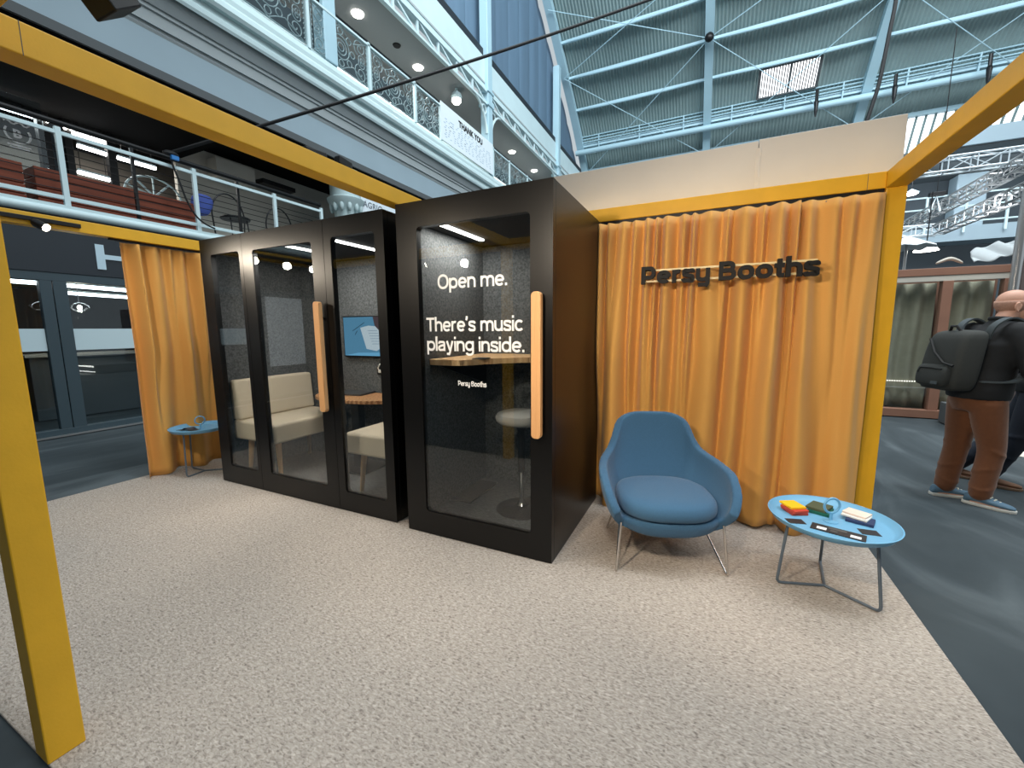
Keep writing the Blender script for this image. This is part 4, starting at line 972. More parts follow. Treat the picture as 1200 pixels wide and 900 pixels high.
# blue blind wall in the end gable
mb = MB(); pf = [prof(i/24) for i in range(25)]
yg = [12.5+ (27.6-12.5)*i/120 for i in range(121)]
def zroof(y):
    for (a, b) in zip(pf, pf[1:]):
        if a[0] <= y <= b[0]: return a[1]+(b[1]-a[1])*(y-a[0])/(b[0]-a[0])
    return pf[0][1] if y < pf[0][0] else pf[-1][1]
def blind(u, v):
    y = -2.5+(27.6+2.5)*u; z1 = zroof(y) if y > 12.5 else 20.6; return V((-8.30+.05*abs(math.sin(PI*y/1.15))**.5, y, 11.45+(max(z1, 11.5)-11.45)*v))
mb.grid(blind, 400, 3); struct(mb.build('wall_left', 'blind'), 'blue panelled blinds in the end gable')
RX = [-7.72, -.67, 6.13, 12.9, 19.8]
RL = ['white roof arch running along the blue panelled gable', 'white roof arch with a round black lamp on it', 'white roof arch beside the black hanging cable', 'white roof arch at the far right, behind the overhead beam', 'white roof arch beyond the far end']
for x, lb in zip(RX, RL):
    mb = MB(); w = .19
    P = []
    for i in range(49):
        y, z = prof(i/48); y2, z2 = prof(min(1, i/48+.01)); y1, z1 = prof(max(0, i/48-.01)); d = V((0, y2-y1, z2-z1)).normalized(); P.append((V((x, y, z)), V((0, -d.z, d.y))*-1))
    vs = []
    for p, n in P:
        for (a, b) in ((-w, .02), (w, .02), (w, .40), (-w, .40)): vs.append(p+V((a, 0, 0))+(n if n.z < 0 else -n)*b)
    fs = [(0, 1, 2, 3), tuple(48*4+k for k in (3, 2, 1, 0))]
    for i in range(48):
        for k in range(4): fs.append((i*4+k, i*4+(k+1) % 4, (i+1)*4+(k+1) % 4, (i+1)*4+k))
    mb.add(vs, fs); y, z = prof(1); mb.b2((x-w, y-.35, 4 if x > -5 else 11.3), (x+w, y+.05, z+.1))
    tag(mb.build('roof_arch', 'roof_steel'), lb, 'roof arch', None, 'thing')
PU = [(.66, .10, 'white roof purlin nearest the top of the gable'), (.58, .10, 'white roof purlin level with the round black lamp'), (.507, .10, 'white roof purlin just above the barred skylight'), (.425, .16, 'broad white roof beam with pipes below the barred skylight')]
for q, r, lb in PU:
    y, z, tt = prof_at_ratio(q)
    y2, z2, _ = prof_at_ratio(q-.01); d = V((0, y2-y, z2-z)).normalized(); n = V((0, d.z, -d.y)); n = n if n.z < 0 else -n
    t = thing('roof_purlin', lb, 'purlin', (0, y, z))
    p = V((0, y, z))+n*.14
    mb = MB(); mb.bar(p+V((X0, 0, 0)), p+V((X1, 0, 0)), r*1.2, r*1.2); mb.build('bar', 'roof_steel', t)
    if r > .12:
        p2 = p+V((0, -.25, -.42)); mb = MB(); mb.tube([p2+V((X0, 0, 0)), p2+V((X1, 0, 0))], .15, 12); mb.build('main_tube', 'roof_steel', t, smooth=True)
        for k in range(3):
            p3 = p+V((0, -.28, .10+.16*k)); mb = MB(); mb.tube([p3+V((X0, 0, 0)), p3+V((X1, 0, 0))], .03, 6); mb.build('pipe', 'roof_steel', t)
        for x in [X0+1.4+2.35*k for k in range(12)]:
            mb = MB(); mb.bar(p+V((x, -.1, -.45)), p+V((x, -.28, .45)), .09, .06); mb.build('pipe_bracket', 'roof_steel', t)
    else:
        # slightly bowed trussing tube hung below each bay
        for xa, xb in zip(RX, RX[1:]):
            mb = MB(); mb.tube([V((xa+(xb-xa)*k/12, 0, 0))+p+n*(-.02+.16*(1-abs(2*k/12-1)**2)) for k in range(13)], .06, 8); mb.build('bow_tube', 'roof_steel', t, smooth=True)
# crossed bracing rods
def roofpt(x, q, off=.5):
    y, z, _ = prof_at_ratio(q); return V((x, y-off*.75, z-off*.65))
BR = [(RX[0], .425, RX[1], .585), (RX[0], .585, RX[1], .425), (RX[0], .585, RX[1], .74), (RX[0], .74, RX[1], .585), (RX[1], .425, RX[2], .585), (RX[1], .585, RX[2], .425), (RX[1], .585, RX[2], .74), (RX[1], .74, RX[2], .585), (RX[2], .425, RX[3], .585), (RX[2], .585, RX[3], .425)]
BR = [(a, .34, b, .585) if q == .425 else (a, q, b, .34) if r == .425 else (a, q, b, r) for a, q, b, r in BR]
BL = ['bay beside the gable, lower panel, rising to the right', 'bay beside the gable, lower panel, falling to the right', 'bay beside the gable, upper panel, rising to the right', 'bay beside the gable, upper panel, falling to the right',
      'skylight bay, lower panel, rising to the right', 'skylight bay, lower panel, falling to the right', 'skylight bay, upper panel, rising to the right', 'skylight bay, upper panel, falling to the right', 'bay right of the black cable, rising to the right', 'bay right of the black cable, falling to the right']
for (a, q, b, r), lb in zip(BR, BL):
    mb = MB(); mb.cyl(roofpt(a, q), roofpt(b, r), .019, n=6); tag(mb.build('bracing_rod', 'roof_steel'), 'roof bracing rod in the '+lb, 'bracing rod')
# barred skylight
ya, za, _ = prof_at_ratio(.500); yb, zb_, _ = prof_at_ratio(.447)
d = V((0, yb-ya, zb_-za)); n = V((0, d.z, -d.y)).normalized(); n = n if n.z < 0 else -n
t = thing('skylight', 'bright barred skylight set in the corrugated roof', 'skylight', (2.6, ya, za))
o0 = V((1.62, ya, za))+n*.09; W = 2.45
mb = MB(); mb.add([o0, o0+V((W, 0, 0)), o0+V((W, 0, 0))+d, o0+d], [(0, 1, 2, 3)]); mb.build('pane', 'skylight', t, solid=.02)
for k in range(22):
    x = W*k/21; mb = MB(); mb.bar(o0+V((x, 0, 0))+n*.02, o0+V((x, 0, 0))+d+n*.02, .10 if k in (11,) else .045, .03); mb.build('bar', 'soffit_dark', t)
mb = MB(); h = V((0, 0, 0))
for a, b in ((o0, o0+V((W, 0, 0))), (o0+d, o0+d+V((W, 0, 0))), (o0, o0+d), (o0+V((W, 0, 0)), o0+d+V((W, 0, 0)))): mb.bar(a+n*.03, b+n*.03, .12, .06)
mb.build('frame', 'soffit_dark', t)
# round lamp and hanging spikes
y, z, _ = prof_at_ratio(.585); p = V((RX[1], y-.5, z-.35))
t = thing('roof_lamp', 'round black lamp on the roof arch above the stand wall', 'lamp', p)
mb = MB(); mb.ball(p, .2, 14, (1, .8, 1)); mb.build('lamp_body', 'black_metal', t, smooth=True)
mb = MB(); mb.cyl(p, p+V((0, .45, .35)), .04, n=8); mb.build('bracket', 'black_metal', t)
for (x, y, lb) in ((957, 117, 'slim black speaker hanging below the barred skylight'), (1049, 100, 'slim black speaker hanging right of the black cable'), (1160, 77, 'slim black speaker hanging next to the overhead yellow beam')):
    p = ony(x, y, 25.3)
    mb = MB(); mb.cyl(p+V((0, 0, .45)), p, .07, n=8); mb.lathe([(.07, 0), (.10, -.1), (.07, -.5), (.03, -.75)], p, 10); tag(mb.build('roof_speaker', 'black_metal'), lb, 'speaker')
# roof glazing strip along the foot of the vault, far wall
t = thing('roof_glazing', 'bright glazed strip with bars along the foot of the roof', 'glazing', (6, 28, 10.8))
mb = MB(); mb.add([(X0, 27.65, 11.45), (X1, 27.65, 11.45), (X1, 28.7, 9.6), (X0, 28.7, 9.6)], [(0, 1, 2, 3)]); mb.build('pane', 'glazing', t, solid=.02)
mb = MB()
for k in range(84): x = X0+.35*k; mb.bar((x, 27.60, 11.45), (x, 28.65, 9.6), .09, .05)
mb.build('glazing_bar', 'roof_sheet', t)
mb = MB(); mb.b2((X0, 27.45, 11.38), (X1, 27.75, 11.56)); mb.build('head_bar', 'roof_steel', t)
struct(MB().b2((X0, 28.7, 0), (X1, 28.9, 9.7)).build('wall_far', 'darkhall'))

# ================================================================== HALL, far right side
GY = 22.0
struct(MB().b2((7.5, GY, 8.05), (20, GY+.5, 8.62)).build('trim_9', 'bulkhead'), 'grey beam over the far gallery')
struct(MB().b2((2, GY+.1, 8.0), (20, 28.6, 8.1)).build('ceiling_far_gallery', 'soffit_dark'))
struct(MB().b2((2, GY, 4.62), (20, 28.6, 5.15)).build('floor_far_gallery', 'bulkhead'), 'pale floor edge of the far gallery')
struct(MB().b2((2, 26.5, 5.15), (20, 26.6, 8.0)).build('wall_far_gallery', 'darkhall'))
struct(MB().b2((2, GY+1.2, 0), (20, GY+1.3, 4.62)).build('wall_far_ground', 'darkhall'))
t = thing('railing', 'white railing with three bars along the far gallery', 'railing', (8, GY-.1, 5.15))
for k in range(14):
    x = 5.1+1.12*k; mb = MB(); mb.b2((x-.035, GY-.12, 4.9), (x+.035, GY-.06, 6.32)); mb.build('post', 'white_steel', t)
for z in (6.30, 5.86, 5.30):
    mb = MB(); mb.b2((3, GY-.10, z-.024), (20, GY-.05, z+.024)); mb.build('rail', 'white_steel', t)
# plaster piers with arches behind
for k, (x, lb) in enumerate(((10.0, 'grey pier behind the far gallery railing, right of the diagonal truss'), (7.2, 'grey pier behind the far gallery railing beside the yellow post'))):
    mb = MB(); mb.b2((x-.5, 25.6, 5.15), (x+.5, 26.4, 7.98)); tag(mb.build('pier', 'bulkhead', bevel=.05), lb, 'pier', None, 'thing')
# aluminium trusses
def truss(p, q, s, label, step=None, m='alu', r=.026):
    p, q = V(p), V(q); d = (q-p).normalized(); L = (q-p).length
    sx = V((0, 0, 1)).cross(d).normalized(); up = d.cross(sx)
    t = thing('lighting_truss', label, 'truss', p)
    cs = [sx*a*s/2+up*b*s/2 for a, b in ((-1, -1), (1, -1), (1, 1), (-1, 1))]
    for c in cs:
        mb = MB(); mb.cyl(p+c, q+c, r, n=8); mb.build('chord', m, t, smooth=True)
    step = step or s*1.6; n = max(2, int(L/step)); mb = MB()
    for k in range(4):
        a, b = cs[k], cs[(k+1) % 4]
        for i in range(n):
            u0, u1 = p+d*(L*i/n), p+d*(L*(i+1)/n); f, g_ = (a, b) if i % 2 == 0 else (b, a); mb.cyl(u0+f, u1+g_, r*.55, n=5)
            mb.cyl(u0+a, u0+b, r*.6, n=5)
    mb.build('bracing', m, t)
    return t
truss((4.2, 15, 5.50), (14, 15, 5.53), .34, 'aluminium truss running level under the grey beam of the far gallery')
truss((6.58, 21.5, 5.18), (6.52, 8.5, 5.24), .30, 'aluminium truss slanting upward to the right before the far gallery', m='silver')
truss((4.8, 18.8, 4.55), (6.65, 18.8, 4.55), .32, 'short aluminium truss at the foot of the far railing')
truss((6.65, 18.8, 4.55), (6.55, 9, 4.55), .30, 'lower slanting aluminium truss above the white parasol', m='silver')
for x, z, lb in ((6.1, 6.2, None),):
    pass
def bell(p, lb, ztop, r=.2):
    t = thing('pendant_lamp', lb, 'pendant lamp', p); p = V(p)
    mb = MB(); mb.lathe([(.02, .18), (.06, .15), (r, .03), (r*.9, 0)], p, 18); mb.build('shade', 'white_steel', t, smooth=True)
    mb = MB(); mb.lathe([(.01, .01), (r*.85, .0), (r*.5, -.06), (.01, -.07)], p, 14); mb.build('bulb', 'downlight', t, smooth=True)
    mb = MB(); mb.cyl(p+V((0, 0, .15)), (p.x, p.y, ztop), .012, n=6); mb.build('cord', 'black_metal', t)
bell(ony(1068, 227, 23.5), 'lit pendant lamp beside the yellow corner post in the far gallery', 8.05, .26)
p = ony(1097, 234, 17.5)
t = thing('hoist', 'dark triangular lifting hoist hanging above the slanting truss', 'hoist', p)
mb = MB(); mb.tube([p+V((-.12, 0, -.35)), p+V((0, 0, .1)), p+V((.12, 0, -.35))], .03, 8); mb.build('sling', 'alu', t)
mb = MB(); mb.b2(p+V((-.18, -.08, .1)), p+V((.2, .08, .22)));mb.build('motor', 'black_metal', t, bevel=.02)
mb = MB(); mb.cyl(p+V((0, 0, .2)), (p.x, p.y, 10), .012, n=6); mb.build('chain', 'black_metal', t)
# parasols behind the pod
def parasol(p, R, h, lb, tilt=0, folded=False):
    t = thing('parasol', lb, 'parasol', (p[0], p[1], 0)); p = V(p); mb = MB()
    n = 8; ap = p+V((tilt, 0, h)); rim_ = [p+V((R*math.cos(2*PI*i/n), R*math.sin(2*PI*i/n), -tilt*math.cos(2*PI*i/n))) for i in range(n)]
    md_ = []
    for i in range(n): a, b = rim_[i], rim_[(i+1) % n]; md_.append((a+b)/2*.96+p*.04+V((0, 0, .05)))
    vs = [ap]+rim_+md_; fs = []
    for i in range(n): fs += [(0, 1+i, 1+n+i), (0, 1+n+i, 1+(i+1) % n)]
    mb.add(vs, fs); mb.build('canopy', 'parasol', t, solid=.01)
    mb = MB(); mb.cyl((p.x, p.y, 0), ap, .03, n=8); mb.build('pole', 'silver', t)
parasol(ony(1062, 292, 13), .55, .30, 'white open parasol peeping over the brown pod beside the yellow post')
# draped white cloth
c = ony(1172, 293, 12.5); mb = MB()
mb.grid(lambda u, v: c+V(((u-.5)*.85, .25*(v-.5)+.05*math.sin(u*14+v*5), .22*(u-.5)+.30*(v-.5)*(.35+.8*math.sin(PI*min(1, u*.8+.2)))+.03*math.sin(u*17+v*6))), 40, 12)
o = mb.build('canvas_sail', 'sailcloth', solid=.02, smooth=True); tag(o, 'crumpled white canvas sail hanging next to the silver pole', 'canvas')
t = thing('ceiling_light', 'bright flat lamp under the far gallery above the brown pod', 'lamp', ony(1085, 294, 14))
p = ony(1085, 294, 14); mb = MB(); mb.lathe([(.02, .08), (.20, .05), (.24, 0), (.02, -.02)], p, 20); mb.build('lamp_body', 'downlight', t, smooth=True)
mb = MB(); mb.cyl(p+V((0, 0, .08)), p+V((0, 0, 1.4)), .012, n=6); mb.build('rod', 'black_metal', t)
# pieces on the roof of the pod
mb = MB(); p = ony(1112, 306, 8.9); mb.loft([(p+V((-.16, 0, -.03)), .03, .02), (p+V((-.06, 0, .02)), .05, .03), (p+V((.03, .02, .05)), .03, .03), (p+V((.10, 0, .0)), .04, .03), (p+V((.17, 0, -.04)), .02, .02)], n=10, fwd=V((0, 1, 0)), left=V((0, 0, 1)))
tag(mb.build('dust_sheet', 'plaster', smooth=True, subsurf=1), 'crumpled beige dust sheet on the roof of the brown pod', 'sheet')

# brown curtained pod
PY = 8.33
t = thing('meeting_pod', 'brown framed meeting pod with net curtains behind its glass', 'pod', (3.1, PY+.8, 0))
mb = MB(); mb.b2((1.9, PY, 2.14), (3.80, PY+.12, 2.25)); mb.build('head_beam', 'brown_frame', t, bevel=.006)
mb = MB(); mb.b2((1.9, PY-.03, 0), (3.80, PY+.12, .125)); mb.build('sill', 'brown_frame', t, bevel=.006)
mb = MB(); mb.b2((1.9, PY+.01, 2.06), (3.80, PY+.12, 2.14)); mb.build('head_strip', 'plaster', t)
for x in (1.9, 3.075, 3.72):
    mb = MB(); mb.b2((x, PY, .125), (x+.12 if x < 3.7 else 3.80, PY+.12, 2.06)); mb.build('mullion', 'brown_frame', t, bevel=.006)
for xa, xb in ((2.02, 3.075), (3.195, 3.72)):
    mb = MB(); mb.b2((xa, PY+.055, .125), (xb, PY+.062, 2.06)); mb.build('glass_pane', 'glass', t)
    mb = MB(); mb.grid(lambda u, v: V((xa+(xb-xa)*u, PY+.20+.035*math.sin(u*(xb-xa)*28+.6*math.sin(v*5)), .1+1.95*v)), 120, 10); mb.build('net_curtain', 'net', t, smooth=True, solid=.004)
    mb = MB()
    for k in range(int((xb-xa)/.03)): mb.box((xa+.02+.03*k, PY+.145, .545), (.014, .008, .014))
    mb.build('light_string', emit_mat('string_light', (1, .95, .85, 1), 2.5), t)
    mb = MB(); mb.b2((xa, PY+.14, .44), (xb, PY+.15, .455)); mb.build('shelf_edge', 'plaster', t)
mb = MB(); mb.b2((1.9, PY+.35, 0), (3.80, PY+2.2, 2.2)); mb.build('pod_body', 'brown_frame', t)
mb = MB(); mb.b2((3.83, PY-.1, 0), (5.2, PY+.1, 2.3)); o = mb.build('partition_panel', mat('dull_mauve', srgb(96, 84, 82), .7), bevel=.01); tag(o, 'dull brown partition panel right of the silver pole', 'panel', None, 'thing')
mb = MB(); mb.lathe([(.12, 0), (.12, .02), (.05, .03), (.05, 3.15)], (3.64, 7.95, 0), 20); tag(mb.build('silver_pole', 'silver', smooth=True), 'silver metal pole standing before the brown pod', 'pole')
# lit platform at the right edge
t = thing('platform', 'low dark platform edged with strip lights behind the walking boots', 'platform', (3.6, 6.9, 0))
mb = MB(); mb.b2((3.12, 6.55, 0), (6, 8.1, .30)); mb.build('deck', 'soffit_dark', t, bevel=.01)
mb = MB(); mb.b2((3.12, 6.52, .05), (6, 6.55, .085)); mb.build('light_strip', 'led', t)
mb = MB()
for k in range(16): mb.box((3.2+.14*k, 6.53, .25), (.07, .02, .05))
mb.build('light_dots', 'downlight', t)
mb = MB(); mb.prism([(3.0, 6.50, -.011), (6, 6.5, -.011), (6, 4.6, -.011), (3.25, 5.9, -.011)], (0, 0, .008)); tag(mb.build('pale_mat', 'plaster'), 'pale mat on the dark floor before the lit platform', 'mat')

# ================================================================== cables
a = onx(203, 178, XL-.05); b = ony(745, 0, 9.5); b = a+(b-a)*1.35
def cable(pts, r, lb, name='cable'):
    mb = MB(); mb.tube(pts, r, 8); o = mb.build(name, 'cable', smooth=True); tag(o, lb, 'cable'); return o
cable([a+(b-a)*(i/30)+V((0, 0, -.12*math.sin(PI*i/30))) for i in range(31)], .028, 'long black cable strung from the gallery handrail up across the hall')
pp = [onx(x, y, XL+.09) for x, y in ((200, 179), (202, 192), (210, 212), (219, 235), (229, 252), (240, 262), (252, 268))]
o = cable([V(spline([(i/6, tuple(p)) for i, p in enumerate(pp)], k/30)) for k in range(31)], .014, 'thin black cable drooping from the taped knot down the gallery railing')
c = onx(200, 180, XL+.06); mb = MB(); mb.ball(c, .07, 10, (1, 1.6, .6)); k_ = mb.build('knot', 'cable', o, smooth=True)
mb = MB(); mb.box(c+V((.06, .02, -.07)), (.05, .10, .06)); mb.build('blue_tape', mat('tape_blue', srgb(40, 120, 190), .6), o, label='blue tape')
pp = [ony(x, y, 16) for x, y in ((1056, -60), (1050, 0), (1042, 40), (1035, 75), (1029, 102), (1016, 142), (1008, 170))]
cable([V(spline([(i/6, tuple(p)) for i, p in enumerate(pp)], k/30)) for k in range(31)], .05, 'thick black cable hanging down in front of the roof arch behind the white wall')

# ================================================================== PEOPLE
def interp(js, n=5):
    tab = [(i/(len(js)-1), tuple(V(j[0]))+(j[1],)) for i, j in enumerate(js)]; out = []
    m = (len(js)-1)*n
    for i in range(m+1):
        q = spline(tab, i/m); out.append((V(q[:3]), max(.004, q[3])))
    return out
def limb(mb, js, n=14, k=5):
    pts = interp(js, k); mb.tube([p for p, r in pts], [r for p, r in pts], n)
    mb.ball(pts[0][0], pts[0][1], 12); mb.ball(pts[-1][0], pts[-1][1], 12)
def hand(mb, wrist, d, up, side):
    # d: direction of the fingers, up: back of the hand, side: towards the thumb
    d, up, side = V(d).normalized(), V(up).normalized(), V(side).normalized(); w = V(wrist)
    R = Matrix((d, side, up)).transposed()
    mb.ball(w+d*.05, .05, 14, (1.05, .82, .34), R)
    for i, (o, L) in enumerate(((.030, .070), (.011, .078), (-.009, .072), (-.027, .056))):
        a = w+d*.088+side*o; b = a+d*L*.5-up*.008; c = b+d*L*.35-up*.022; e = c+d*L*.12-up*.022
        mb.tube([w+d*.055+side*o*.8, a, b, c, e], [.010, .0095, .009, .0085, .007], 8); mb.ball(e, .007, 8)
    a = w+d*.03+side*.036; mb.tube([w+d*.02+side*.02, a, a+d*.035+side*.018-up*.01, a+d*.062+side*.016-up*.022], [.012, .012, .010, .008], 8)
def person(label, F, hipc, feet, knees, chest, neck, headc, hands_, elbows, shoulders, mats, lookF, beard=False, H=None):
    F = V(F).normalized(); L = V((-F.y, F.x, 0)); Z = V((0, 0, 1))
    hipc, chest, neck, headc = V(hipc), V(chest), V(neck), V(headc)
    t = thing('person', label, 'person', (hipc.x, hipc.y, 0))
    lf = V(lookF).normalized(); ll = V((-lf.y, lf.x, 0))
    # body: one continuous surface
    mb = MB()
    mid = (hipc+chest)/2
    mb.loft([(hipc-Z*.09, .08, .12, F, L), (hipc, .105, .155, F, L), (mid, .095, .135, F, L), (chest, .115, .165, F, L), (chest+(neck-chest)*.7, .08, .15, F, L), (neck, .055, .06, F, L)], n=24)
    limb(mb, [(neck-(headc-neck)*.35, .060), ((neck+headc)/2, .056), (headc-Z*.02, .055)])
    Rh = Matrix((lf, ll, Z)).transposed()
    mb.ball(headc+Z*.035-lf*.008, .1, 24, (.98, .765, .88), Rh)
    mb.ball(headc-Z*.045+lf*.035, .07, 20, (.88, .80, .95), Rh)
    mb.ball(headc-Z*.092+lf*.068, .03, 12, (.8, 1, .7), Rh)
    mb.tube([headc+lf*.088+Z*.012, headc+lf*.104-Z*.012, headc+lf*.112-Z*.030, headc+lf*.090-Z*.036], [.010, .012, .016, .012], 10)
    mb.tube([headc+lf*.085+ll*.04+Z*.022, headc+lf*.094+ll*.015+Z*.026, headc+lf*.094-ll*.015+Z*.026, headc+lf*.085-ll*.04+Z*.022], .010, 8)
    mb.tube([headc+lf*.082+ll*.022-Z*.064, headc+lf*.094-Z*.062, headc+lf*.082-ll*.022-Z*.064], .008, 8)
    for s in (-1, 1):
        e = headc+ll*s*.078-lf*.004-Z*.01
        mb.tube([e+V((0, 0, .034*math.cos(a)))+lf*(-.02*math.sin(a)-.004)+ll*s*.008 for a in [PI*i/8 for i in range(9)]], .0075, 8)
        mb.ball(e, .022, 10, (.8, .35, 1.2), Rh)
    for i, s in ((0, -1), (1, 1)):
        hp = hipc+L*s*.09-Z*.03; fk, kk = V(feet[i]), V(knees[i])
        limb(mb, [(hp, .085), ((hp+kk)/2, .075), (kk, .055), ((kk*.55+fk*.45)+Z*.02, .052), (fk+Z*.10, .036), (fk+Z*.05, .036)])
        fd = V(mats['footdir'][i]).normalized()
        mb.loft([(fk+Z*.035-fd*.05, .03, .03, Z, V((-fd.y, fd.x, 0))), (fk+Z*.04, .035, .036, Z, V((-fd.y, fd.x, 0))), (fk+Z*.03+fd*.09, .025, .042, Z, V((-fd.y, fd.x, 0))), (fk+Z*.022+fd*.16, .014, .03, Z, V((-fd.y, fd.x, 0)))], n=14)
        sh, el, ha = V(shoulders[i]), V(elbows[i]), V(hands_[i])
        limb(mb, [(sh, .055), ((sh+el)/2, .047), (el, .040), ((el+ha)/2, .036), (ha, .026)])
        dd = (ha-el).normalized(); hand(mb, ha, dd, Z if abs(dd.z) < .9 else F, L*-s)
    body = mb.build('body', mats['skin'], t, remesh=.0075, msmooth=4)
    for s in (-1, 1):
        mb = MB(); mb.ball(headc+lf*.083+ll*s*.031+Z*.008, .011, 12); e = mb.build('eye', mats['eye'], t, smooth=True)
        mb = MB(); mb.ball(headc+lf*.092+ll*s*.031+Z*.008, .005, 8); mb.build('pupil', 'black_matt', e, smooth=True)
    if mats.get('hair'):
        mb = MB(); R2 = Rh
        mb.ball(headc+Z*.022-lf*.010, .1010, 32, (.995, .785, .88), R2)
        vs = mb.v; keep = []
        for f in mb.f:
            c = sum((vs[i] for i in f), V((0, 0, 0)))/len(f); q = c-headc
            if q.z < mats['hairtop'] and q.dot(lf) < .02+max(0, q.z-.03)*.9 and q.z > -.07: keep.append(f)
        mb.f = keep; mb.mi = [0]*len(keep); mb.build('hair', mats['hair'], t, solid=.004, smooth=True)
    # trousers
    mb = MB(); w = mats.get('belly', .13)
    mb.loft([(hipc+Z*.10, w, .165, F, L), (hipc+Z*.03, w+.005, .175, F, L), (hipc-Z*.05, w, .175, F, L), (hipc-Z*.12, w-.02, .15, F, L)], n=28)
    for i, s in ((0, -1), (1, 1)):
        hp = hipc+L*s*.088-Z*.05; fk, kk = V(feet[i]), V(knees[i]); an = fk+Z*mats.get('hem', .10)
        limb(mb, [(hp, .108), (hp+(kk-hp)*.5, .095), (kk, .078), (kk+(an-kk)*.5, .074), (an, .068)], 18)
        # folds at the knee and hem
        for q, r in ((.0, .082), (.45, .076), (.8, .073)):
            c = kk+(an-kk)*q; d = (an-kk).normalized(); x, y = basis(d)
            mb.tube([c+(x*math.cos(a)+y*math.sin(a))*(r-.008)+d*.035*math.sin(a+q*5+i) for a in [2*PI*j/14 for j in range(14)]], .013, 8, closed=True)
    mb.build('trousers', mats['trousers'], t, remesh=.011, msmooth=5)
    for i in (0, 1):
        fk = V(feet[i]); fd = V(mats['footdir'][i]).normalized(); fl = V((-fd.y, fd.x, 0)); lift = Z*0
        mb = MB(); mb.loft([(fk+Z*.115, .042, .042, fd, fl), (fk+Z*.06, .045, .040, fd, fl)], n=16); mb.build('sock', mats['sock'], t, smooth=True)
        mb = MB()
        up = [(-.085, .018, .020), (-.075, .045, .034), (-.03, .050, .040), (.02, .047, .043), (.07, .036, .047), (.12, .028, .046), (.165, .022, .036), (.19, .014, .018)]
        mb.loft([(fk+fd*a+Z*(.020+h*.75), h*.78, wd, Z, fl) for a, h, wd in up], n=20)
        if mats.get('boot'): mb.loft([(fk+Z*.05-fd*.02, .055, .046, fd, fl), (fk+Z*.13-fd*.015, .05, .046, fd, fl)], n=18)
        sh = mb.build('shoe', mats['shoe'], t, remesh=.006, msmooth=3)
        mb = MB(); pts = []
        for a, wd in ((-.092, .016), (-.082, .034), (-.03, .042), (.03, .046), (.08, .050), (.13, .047), (.175, .034), (.197, .014)): pts.append((a, wd))
        poly = [fk+fd*a+fl*wd for a, wd in pts]+[fk+fd*a-fl*wd for a, wd in pts[::-1]]
        mb.prism([V((p.x, p.y, fk.z)) for p in poly], (0, 0, .024)); mb.build('sole', mats['sole'], sh, bevel=.005)
        if mats.get('lace'):
            mb = MB()
            for k in range(4):
                c = fk+fd*(.035+.022*k)+Z*(.094-.012*k); mb.tube([c-fl*.024, c+Z*.006+fd*.01, c+fl*.024], .0045, 6)
            c = fk+fd*.03+Z*.10; mb.tube([c-fl*.03-Z*.01, c-fl*.012+Z*.01, c, c+fl*.012+Z*.01, c+fl*.03-Z*.01], .004, 6); mb.build('laces', mats['lace'], sh)
    # jacket
    mb = MB()
    hem = hipc+Z*mats.get('jhem', .02)
    mb.loft([(hem-Z*.02, w+.022, .190, F, L), (hem+Z*.06, w+.03, .20, F, L), (mid+Z*.02, w+.02, .19, F, L), (chest-Z*.05, w+.02, .205, F, L), (chest+Z*.04, w+.01, .215, F, L), (chest+(neck-chest)*.62, .12, .185, F, L), (chest+(neck-chest)*.85, .085, .12, F, L), (neck+Z*.005, .072, .078, F, L), (neck+(headc-neck)*.20, .07, .074, F, L)], n=30)
    for i, s in ((0, -1), (1, 1)):
        sh, el, ha = V(shoulders[i]), V(elbows[i]), V(hands_[i])
        limb(mb, [(sh-L*s*.03, .085), (sh+(el-sh)*.35, .078), (el-(el-sh)*.12, .068), (el+(ha-el)*.12, .066), ((el+ha)/2, .056), (ha-(ha-el)*.06, .046)], 16)
        for q in (.55, .75, .92):
            c = sh+(el-sh)*q; d = (el-sh).normalized(); x, y = basis(d)
            mb.tube([c+(x*math.cos(a)+y*math.sin(a))*.064+d*.025*math.sin(a+q*9) for a in [2*PI*j/14 for j in range(14)]], .012, 8, closed=True)
    mb.build('jacket', mats['jacket'], t, remesh=.012, msmooth=5)
    mb = MB(); c = neck+(headc-neck)*.12; x = F; mb.tube([c+(F*math.cos(a)*.068+L*math.sin(a)*.072)+Z*(.012*math.cos(a)*-1) for a in [2*PI*j/20 for j in range(20)]], .016, 10, closed=True)
    mb.build('collar', mats['jacket'], t, smooth=True)
    return t
eye = mat('eye_white', srgb(230, 226, 220), .3)
F1 = V((.95, .31, 0)); L1 = V((-.31, .95, 0)); O1 = V((1.93, 4.46, 0))
def m1(f, l, z): return O1+F1*f+L1*l+V((0, 0, z))
G = -.012
person('bald man in black jacket and brown trousers with a dark rucksack on his back', F1, m1(0, 0, .86), [m1(.04, -.085, G), m1(-.06, .10, G)], [m1(.06, -.10, .44), m1(-.01, .10, .44)],
       m1(.03, 0, 1.22), m1(.10, 0, 1.43), m1(.165, 0, 1.545), [m1(.36, -.16, 1.04), m1(.38, .12, 1.06)], [m1(.10, -.285, 1.05), m1(.12, .28, 1.06)], [m1(.05, -.20, 1.345), m1(.05, .20, 1.345)],
       dict(skin='skin', eye=eye, hair='stubble', hairtop=.035, trousers='brown_cord', jacket='jacket', sock='sock', shoe='shoe_blue', sole='sole', lace=mat('lace', srgb(206, 204, 190), .8), footdir=[(.84, -.54, 0), (.95, .1, 0)], belly=.14, hem=.10, jhem=.0), (.9, -.05, 0))
